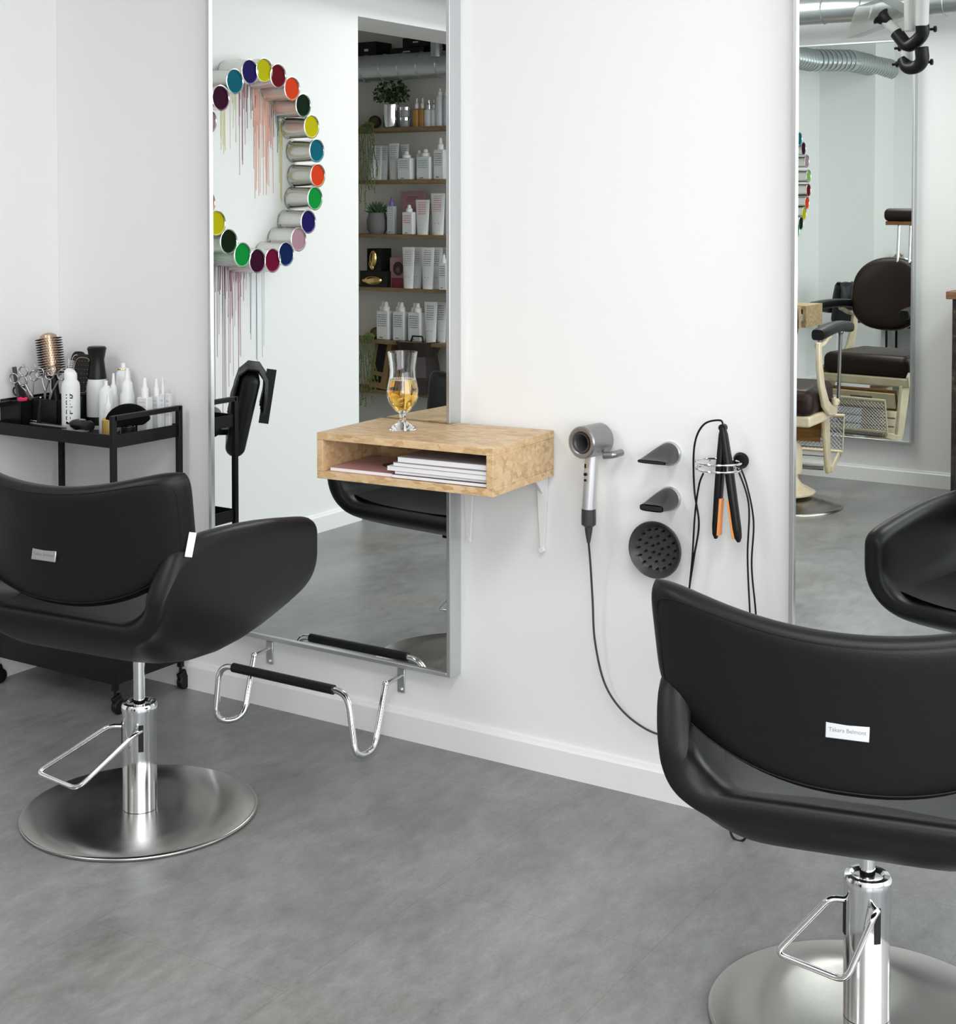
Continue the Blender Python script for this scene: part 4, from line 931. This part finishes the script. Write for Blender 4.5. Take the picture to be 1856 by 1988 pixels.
for i, px in enumerate((836, 844, 850, 856)): tube_bottle('grey-printed tube, right row of four on the fourth shelf, %s' % ('at its front', 'second from its front', 'third from its front', 'at its back')[i], px, 24, 65, 3, GREYP2, KY + .050 - .044 * i)
shelf_pump('white bottle at the right end of the fourth alcove shelf', 868, 14, 55, 3, GREYP2, y=KY + .06)
# shelf 5
for px, wd, lb in ((743, 24, 'nearest the trailing plant'), (774, 22, 'middle of the three'), (805, 24, 'rightmost of the three')):
    shelf_pump('white bottle pair-headed with grey print on the fifth shelf, ' + lb, px, wd, 61, 4, GREYP2, twin=True)
tube_bottle('white grey-printed tube on the fifth alcove shelf, front one', 836, 24, 64, 4, GREYP2, KY + .02); tube_bottle('white grey-printed tube on the fifth alcove shelf, rear one', 847, 20, 63, 4, GREYP2, KY - .03)
# shelf 6
t = thing('kraft_box', 'tilted brown card box with a black window on the lowest alcove shelf', 'box', (px2x(735), KY + .01, SZ[5]), rot=(R(-8), R(-5), math.pi + .1)); MB().box((0, 0, .155), (.135, .07, .30)).build('box_body', KRAFT, t, bevel=.002)
MB().box((.004, -.0355, .19), (.07, .002, .17)).build('box_window', BLACKP, t); MB().box((.008, -.0355, .06), (.07, .002, .04)).build('black_print', BLACKP, t)
t = thing('black_bag', 'dark crumpled bag behind the beer glass on the lowest alcove shelf', 'bag', (px2x(812), KY + .01, SZ[5]), math.pi); b = MB(); b.lathe([(0, 0), (.12, 0), (.13, .1), (.11, .22), (.14, .31), (.10, .30), (0, .25)], n=10); b.build('bag_body', DK, t, flat=True); 
MB().tube([(-.06, -.03, .26), (-.05, -.04, .34), (.02, -.04, .34), (.05, -.03, .27)], .006, 6).build('bag_handle', BLACKP, t)
# boxes above the pipe, black round trays at the left
for px, w_, z0_, h, lb in ((716, .15, 2.296, .10, 'stack of black boxes at the left above the ventilation pipe'), (795, .25, 2.296, .05, 'low black box above the ventilation pipe in the alcove'), (812, .19, 2.347, .055, 'black box lying on the low box above the ventilation pipe'), (862, .07, 2.296, .06, 'small black box at the right end above the ventilation pipe')):
    t = thing('storage_box', lb, 'box', (px2x(px), -4.25, z0_)); MB().box((0, 0, h / 2), (w_, .16, h)).build('box_body', BLACKP, t, bevel=.003)
    MB().box((0, .0805, h * .5), (w_ * .2, .002, h * .15)).build('label_strip', ALU, t)
for z, lb in ((1.70, 'upper round dark tray on the alcove wall edge'), (1.13, 'lower round dark tray on the alcove wall edge')):
    o = MB().lathe([(0, 0), (.13, 0), (.135, .01), (.12, .02), (0, .016)], n=40, M=Matrix.Rotation(R(-90), 4, 'X')).build('round_tray', GREYP); o.location = (-5.60, -4.05, z); tag(o, lb, 'tray')

# ================================================================ VENTILATION DUCTS
def duct(label, pts, r, rib, name='ventilation_duct'):
    t = thing(name, label, 'duct', pts[0]); o0 = Vector(pts[0]); P = [Vector(p) - o0 for p in pts]
    MB().tube(P, r, 32).build('pipe', GALV, t)
    b = MB(); acc = 0
    for A, B in zip(P, P[1:]):
        L = (B - A).length; d = (B - A).normalized(); s = rib - acc if acc else rib * .5; q = Vector((0, 0, 1)).rotation_difference(d)
        while s < L:
            c = A + d * s; u = q @ Vector((1, 0, 0)); v = q @ Vector((0, 1, 0))
            b.tube([c + (u * math.cos(a) + v * math.sin(a)) * (r + .001) for a in [2 * math.pi * k / 32 for k in range(32)]], .0035, 6, closed=True); s += rib
        acc = 0
    b.build('seam_rings', GALV, t); return t
duct('galvanised pipe running across the front of the alcove shelves', [(XA + .02, -4.08, 2.225), (-4.55, -4.08, 2.222), (-4.40, -4.05, 2.225)], .078, .135)
duct('galvanised pipe along the back wall above the barber mirror', [(-4.30, -4.16, 2.385), (-1.2, -4.16, 2.385)], .066, .20)
duct('ribbed galvanised pipe running from the front wall along the left side', [(-3.62, -.06, 2.47), (-3.66, -.9, 2.475), (-3.80, -1.35, 2.45), (-3.82, -4.05, 2.42)], .078, .055)
t = thing('duct_riser', 'short vertical galvanised pipe joining the alcove pipe', 'duct', (-4.86, -4.02, 2.30)); MB().cyl((0, 0, -.04), (0, 0, .44), .035, n=28).build('pipe', GALV, t)

# ================================================================ SHELF AND CABINET ON THE BACK WALL
t = thing('wall_shelf', 'strand-board shelf box on the back wall beside the barber chair', 'shelf', (-2.905, YB + .055, .770), R(180))
for (a, c, d) in (((0, -.15, .009), (.30, .25, .018), 'bottom_board'), ((0, -.15, .105), (.30, .25, .018), 'top_board'), ((-.141, -.15, .057), (.018, .25, .078), 'side_board'), ((.141, -.15, .057), (.018, .25, .078), 'side_board')):
    MB().box(a, c).build(d, OSB, t, bevel=.001)
t = thing('cabinet', 'dark speckled cabinet with brown wooden top at the right frame edge', 'cabinet', (-1.60, -4.10, .0))
MB().box((0, 0, .488), (.56, .42, .976)).build('cabinet_body', BARK, t, bevel=.003); MB().box((0, 0, .993), (.61, .46, .036)).build('wooden_top', WOODTOP, t, bevel=.003)
MB().box((.0, .212, .475), (.50, .008, .86)).build('door', BARK, t, bevel=.002)
t = thing('palm_plant', 'palm-like plant on the cabinet, one dark leaf tip entering the frame', 'plant', (-1.60, -4.10, 1.012))
MB().lathe([(0, 0), (.07, 0), (.09, .13), (.08, .13), (0, .12)], n=28).build('plant_pot', WHITEP, t)
b = MB()
for k in range(9):
    a = R(40 * k + 180); L = .30; P = [Vector((0, 0, .12)), Vector((math.cos(a) * L * .4, math.sin(a) * L * .25, .30)), Vector((math.cos(a) * L * .9, math.sin(a) * L * .4, .35)), Vector((math.cos(a) * L * 1.02, math.sin(a) * L * .45, .30))]
    S = spline(P, 6); n_ = len(S)
    V = [(b.b.verts.new(p + Vector((0, .012 * math.sin(math.pi * (i + .3) / n_), 0))), b.b.verts.new(p - Vector((0, .012 * math.sin(math.pi * (i + .3) / n_), .004)))) for i, p in enumerate(S)]
    for A, B in zip(V, V[1:]): b.b.faces.new((A[0], B[0], B[1], A[1]))
b.build('leaves', LEAF, t, fix=False)

# ================================================================ BARBER CHAIR (faces the back-wall mirror: local +y is forward)
def barber_chair(label, loc, rz, dz=0):
    t = thing('barber_chair', label, 'chair', (loc[0], loc[1], 0), rz)
    b = MB().lathe([(0, .055), (.10, .055), (.13, .045), (.17, .040), (.175, .036), (.205, .033), (.21, .028), (.245, .024), (.25, .018), (.285, .014), (.292, .008), (.292, 0), (0, 0)], n=72); b.build('round_base', mat('worn_nickel', (.36, .34, .32), .24, 1), t, ang=50).location.x = -.035
    b = MB().lathe([(.0, .14), (.160, .060), (.165, .068), (.135, .085), (.105, .10), (.085, .125), (.080, .20), (0, .2)], n=48); b.build('base_collar', CREAM, t).location.x = -.035
    b = MB().lathe([(.0, .15), (.104, .155), (.108, .165), (.108, .26), (.100, .285), (.07, .31), (.060, .40 + dz), (0, .40 + dz)], n=48); b.build('pump_column', CREAM, t).location.x = -.03
    b = MB(); b.tube([(.07, .10, .11), (.11, .13, .13), (.13, .15, .19), (.14, .16, .22)], .011, 10); b.sph((.14, .16, .225), .022, 14, (1, 1, .7)); b.tube([(.05, .09, .15), (.09, .12, .16), (.10, .09, .12)], .010, 10); b.build('lever', CREAM, t)
    Z = dz
    # seat frame: enamelled iron tray with upturned front corners
    poly = [(-.245, -.33), (.245, -.33), (.268, -.10), (.268, .16), (-.268, .16), (-.268, -.10)]
    MB().prism(poly, .050, Matrix.Translation((0, 0, .420 + Z))).build('seat_frame', CREAM, t, bevel=.010, seg=3)
    for s in (-1, 1):
        M = Matrix.Translation((s * .262 - .008, 0, 0)) @ Matrix(((0, 0, 1, 0), (1, 0, 0, 0), (0, 1, 0, 0), (0, 0, 0, 1)))
        MB().prism([(y_, z_ + Z) for y_, z_ in [(.02, .425), (.165, .425), (.175, .48), (.15, .505), (.06, .475), (.02, .465)]], .016, M).build('frame_corner', CREAM, t, bevel=.004)
    o = MB().box((.270, .02, .443 + Z), (.003, .070, .010)).build('side_badge', mat('red_badge', (.4, .06, .04), .4), t, bevel=.001)
    MB().box((0, -.095, .525 + Z), (.515, .50, .125)).build('seat_cushion', BROWN, t, bevel=.045, seg=5)
    # oval backrest
    b = MB(); NU, NV = 28, 20; th = .036
    BW = .208; BX_ = .045; yb = lambda x, z_: -.215 + .05 * (x / BW) ** 2 - (z_ + .2) * .20
    def fc(s):
        rows = []
        for j in range(NV + 1):
            rho = j / NV; row = []
            for i in range(NU * 2):
                a = 2 * math.pi * i / (NU * 2); k = (abs(math.cos(a)) ** 2.6 + abs(math.sin(a)) ** 2.6) ** (-1 / 2.6)
                x = BW * rho * k * math.cos(a); z_ = .205 * rho * k * math.sin(a)
                row.append(Vector((x + BX_, yb(x, z_) + s * th * max(0, 1 - rho ** 6) ** .5, .900 + Z + z_)))
            rows.append(row)
        return rows
    for s in (1, -1):
        Rw = fc(s); V = [[b.b.verts.new(p) for p in row] for row in Rw[1:]]; c = b.b.verts.new(Rw[0][0]); n_ = len(V[0])
        for k in range(n_): b.b.faces.new((c, V[0][k], V[0][(k + 1) % n_]))
        for A, B in zip(V, V[1:]):
            for k in range(n_): b.b.faces.new((A[k], B[k], B[(k + 1) % n_], A[(k + 1) % n_]))
    bmesh.ops.remove_doubles(b.b, verts=b.b.verts, dist=.0005)
    b.build('backrest', BROWN, t, ang=180)
    # rear enamel shell and nickel rim of the backrest
    pts = [(BW * .985 * math.copysign(abs(math.cos(a)) ** .77, math.cos(a)), .203 * math.copysign(abs(math.sin(a)) ** .77, math.sin(a))) for a in [2 * math.pi * i / 60 for i in range(60)]]
    f = lambda x, z_, dy: (x + BX_, yb(x, z_) + dy, .900 + Z + z_)
    MB().tube([f(x, z_, -.026) for x, z_ in pts], .007, 10, closed=True).build('backrest_rim', CHROME, t)
    b = MB(); rings = []
    for kk, dy in ((.99, -.022), (.98, -.034), (.90, -.044), (.6, -.052), (.3, -.055)): rings.append([b.b.verts.new(f(x * kk, z_ * kk, dy)) for x, z_ in pts])
    for A, B in zip(rings, rings[1:]):
        for k in range(60): b.b.faces.new((A[k], A[(k + 1) % 60], B[(k + 1) % 60], B[k]))
    b.b.faces.new(rings[-1]); b.build('rear_shell', CREAM, t, ang=70)
    MA = lambda x: Matrix.Translation((x, 0, 0)) @ Matrix(((0, 0, 1, 0), (1, 0, 0, 0), (0, 1, 0, 0), (0, 0, 0, 1)))
    for s in (-1, 1):   # arms with cast enamel brackets
        arc_ = spline([(-.30, .76), (-.285, .66), (-.22, .56), (-.12, .49), (.02, .455), (.08, .45)], 6)if False else None
        up = [(-.315, .80), (-.270, .80), (-.245, .70), (-.190, .60), (-.100, .520), (.0, .478), (.085, .465), (.10, .440), (.04, .430), (-.08, .445), (-.20, .50), (-.28, .60), (-.315, .70)]
        MB().prism([(y_, z_ + Z) for y_, z_ in up], .018, MA(s * .274 - .009)).build('side_bracket', CREAM, t, bevel=.005)
        b = MB(); b.cyl((s * .275, .075, .478 + Z), (s * .275, .075, .505 + Z), .018, n=16); b.cyl((s * .262, .075, .492 + Z), (s * .296, .075, .492 + Z), .009, n=12); b.build('frame_bolt', CREAM, t)
        b = MB(); q = spline([(s * .268, -.290, .832 + Z), (s * .282, -.10, .846 + Z), (s * .290, .06, .846 + Z), (s * .292, .20, .838 + Z), (s * .292, .29, .825 + Z)], 8)
        rows = []
        for i, p in enumerate(q):
            fi = i / (len(q) - 1); hw = .036 * (1 - abs(2 * fi - 1) ** 8 * .25); rows.append([b.b.verts.new(p + Vector((hw * math.copysign(abs(math.cos(a)) ** .6, math.cos(a)), 0, .024 * math.copysign(abs(math.sin(a)) ** .6, math.sin(a))))) for a in [2 * math.pi * k / 20 for k in range(20)]])
        for A, B in zip(rows, rows[1:]):
            for k in range(20): b.b.faces.new((A[k], A[(k + 1) % 20], B[(k + 1) % 20], B[k]))
        b.b.faces.new(rows[0][::-1]); b.b.faces.new(rows[-1]); b.build('armrest', BLACKP, t)
        b = MB(); b.cyl((s * .290, .12, .825 + Z), (s * .278, .135, .47 + Z), .0085, n=12); b.sph((s * .290, .12, .815 + Z), .014, 12); b.build('arm_strut', NICKEL, t)
        b = MB(); b.tube(spline([(s * .285, -.14, .820 + Z), (s * .275, -.20, .790 + Z), (s * .262, -.27, .780 + Z)], 5), .014, 12); b.sph((s * .285, -.14, .818 + Z), .018, 12); b.build('rear_arm_mount', CREAM, t)
    # headrest on two posts
    MB().box((-.03, -.285, 1.352 + Z), (.235, .075, .075)).build('headrest', BROWN, t, bevel=.03, seg=5)
    MB().box((-.03, -.285, 1.305 + Z), (.21, .05, .022)).build('headrest_board', RUST, t, bevel=.003)
    for s in (-1, 1): MB().cyl((-.03 + s * .035, -.270, 1.05 + Z), (-.03 + s * .035, -.288, 1.30 + Z), .0075, n=14).build('headrest_post', CHROME, t)
    # leg frame and footrest
    for s in (-1, 1):
        poly = [(.06, .43), (.165, .43), (.215, .20), (.222, .165), (.205, .135), (.170, .130), (.140, .17)]
        MB().prism([(y_, z_ + Z) for y_, z_ in poly], .020, MA(s * .222 - .010)).build('leg_side', CREAM, t, bevel=.006, seg=3)
        o = MB().box((s * .236, .30, .172 + Z), (.014, .21, .034), rot=(R(13), 0, 0)).build('footrest_arm', CREAM, t, bevel=.004)
    MB().box((0, .172, .345 + Z), (.39, .012, .085), rot=(R(-14), 0, 0)).build('front_plate', CREAM, t, bevel=.003)
    em = MB(); em.box((0, .180, .352 + Z), (.13, .004, .022), rot=(R(-14), 0, 0)); em.prism([(-.018, .004), (.018, .004), (0, -.022)], .006, Matrix.Translation((0, .184, .342 + Z)) @ Matrix.Rotation(R(76), 4, 'X')); em.build('maker_emblem', mat('worn_brown_emblem', (.22, .15, .10), .5), t)
    MB().box((0, .145, .345 + Z), (.39, .010, .12), rot=(R(-14), 0, 0)).build('rear_plate', RUST, t, bevel=.003)
    for z_, y_ in ((.255, .190), (.210, .200)): MB().cyl((-.20, y_, z_ + Z), (.20, y_, z_ + Z), .0045, n=10).build('cross_rod', NICKEL, t)
    MB().cyl((-.20, .185, .155 + Z), (.20, .185, .155 + Z), .012, n=12).build('cross_rod', NICKEL, t)
    fo = thing_part(t); fo.location = (0, .405, .292 + Z); fo.rotation_euler = (R(78), 0, 0)
    return t
def thing_part(t):
    b = MB(); w_, h_ = .252, .088
    b.tube([(-w_, -h_, 0), (w_, -h_, 0), (w_, h_, 0), (-w_, h_, 0)], .009, 8, closed=True)
    o = b.build('footrest_frame', CREAM, t)
    b = MB(); st = .019; k = -w_ - h_
    while k < w_ + h_:
        for sg in (1, -1):
            # clip the line x = k + y*sg ... to the rectangle
            pts = []
            y_a, y_b = -h_, h_; xa, xb = k + sg * y_a, k + sg * y_b
            def clip(x, y): return x, y
            ya2, yb2 = y_a, y_b
            # clip in x
            def yat(x): return (x - k) / sg
            lo, hi = sorted((yat(-w_), yat(w_))); ya2 = max(y_a, lo); yb2 = min(y_b, hi)
            if yb2 - ya2 > .004: b.cyl((k + sg * ya2, ya2, 0), (k + sg * yb2, yb2, 0), .0017, n=5)
        k += st
    b.build('footrest_mesh', NICKEL, o)
    return o
barber_chair('vintage cream barber chair with brown leather seat in front of the back mirror', (-2.615, -3.54), R(180 - 8))

# ================================================================ EXTRACTION ARM (hangs from the ceiling, seen in the right mirror)
t = thing('extraction_arm', 'jointed fume extraction arm of off-white pipes and black elbows at top right', 'extraction arm', (-1.99, -3.59, ZC))
def ex(px, py):   # pipe layout in the plane y = -3.59; measured off the picture, metres per pixel there
    s = 6.68 / 2897; return ((px - 1770) * s / .99, 0, (70 - py) * s + 2.167 - ZC)
Q = lambda a: Vector(ex(*a))
b = MB(); b.cyl(Q((1768, 60)), Q((1768, 60)) + Vector((0, .0, .52)), .031, n=28); b.build('support_pipe', PIPEW, t)
b = MB(); b.cyl(Q((1797, 55)) + Vector((0, .06, 0)), Q((1797, 55)) + Vector((.01, .06, .55)), .028, n=28); b.build('support_pipe', PIPEW, t)
b = MB(); b.cyl(Q((1718, 38)), Q((1748, 66)), .024, n=28); b.build('hood_pipe', PIPEW, t)
b = MB(); b.cyl(Q((1761, 90)), Q((1761, 118)), .026, n=28); b.build('joint_pipe', PIPEW, t)
for pts, nm in (([(1740, 62), (1764, 92), (1785, 80), (1797, 68), (1797, 52)], 'upper_elbow'), ([(1755, 114), (1762, 132), (1785, 132), (1797, 120), (1796, 96)], 'lower_elbow')):
    MB().tube(fillet([Q(p) + Vector((0, .03 * i, 0)) * .5 for i, p in enumerate(pts)], .04, 6), .030, 24).build(nm, BLACKP, t)
for p in ((1812, 59), (1744, 92), (1740, 123), (1806, 122)):
    b = MB(); c = Q(p); b.cyl(c + Vector((-.018, 0, 0)), c + Vector((.012, 0, 0)), .006, n=12); b.cyl(c + Vector((.0, 0, 0)), c + Vector((.010, 0, 0)), .014, n=8); b.build('clamp_knob', BLACKP, t)
b = MB(); d = (Q((1718, 38)) - Q((1748, 66))).normalized(); c = Q((1718, 36)); q = Vector((0, 0, 1)).rotation_difference(d).to_matrix().to_4x4()
b.lathe([(.024, -.02), (.026, 0), (.034, .02), (.044, .028), (.042, .032), (0, .02)], n=32, loc=c, M=q); b.build('suction_collar', BLACKP, t)
b = MB(); hc = Q((1700, 32)); P = []
V0 = [Q((1705, -6)), Q((1660, 4)), Q((1640, 68)), Q((1760, 30))]
off = Vector((0, -.10, .0))
A = [b.b.verts.new(v) for v in V0]; B = [b.b.verts.new(v + Vector((.03, -.14, .02))) for v in V0]
b.b.faces.new(A)
for k in range(4): b.b.faces.new((A[k], A[(k + 1) % 4], B[(k + 1) % 4], B[k]))
o = b.build('clear_hood', HAZE, t, flat=True); md = o.modifiers.new('s', 'SOLIDIFY'); md.thickness = .003
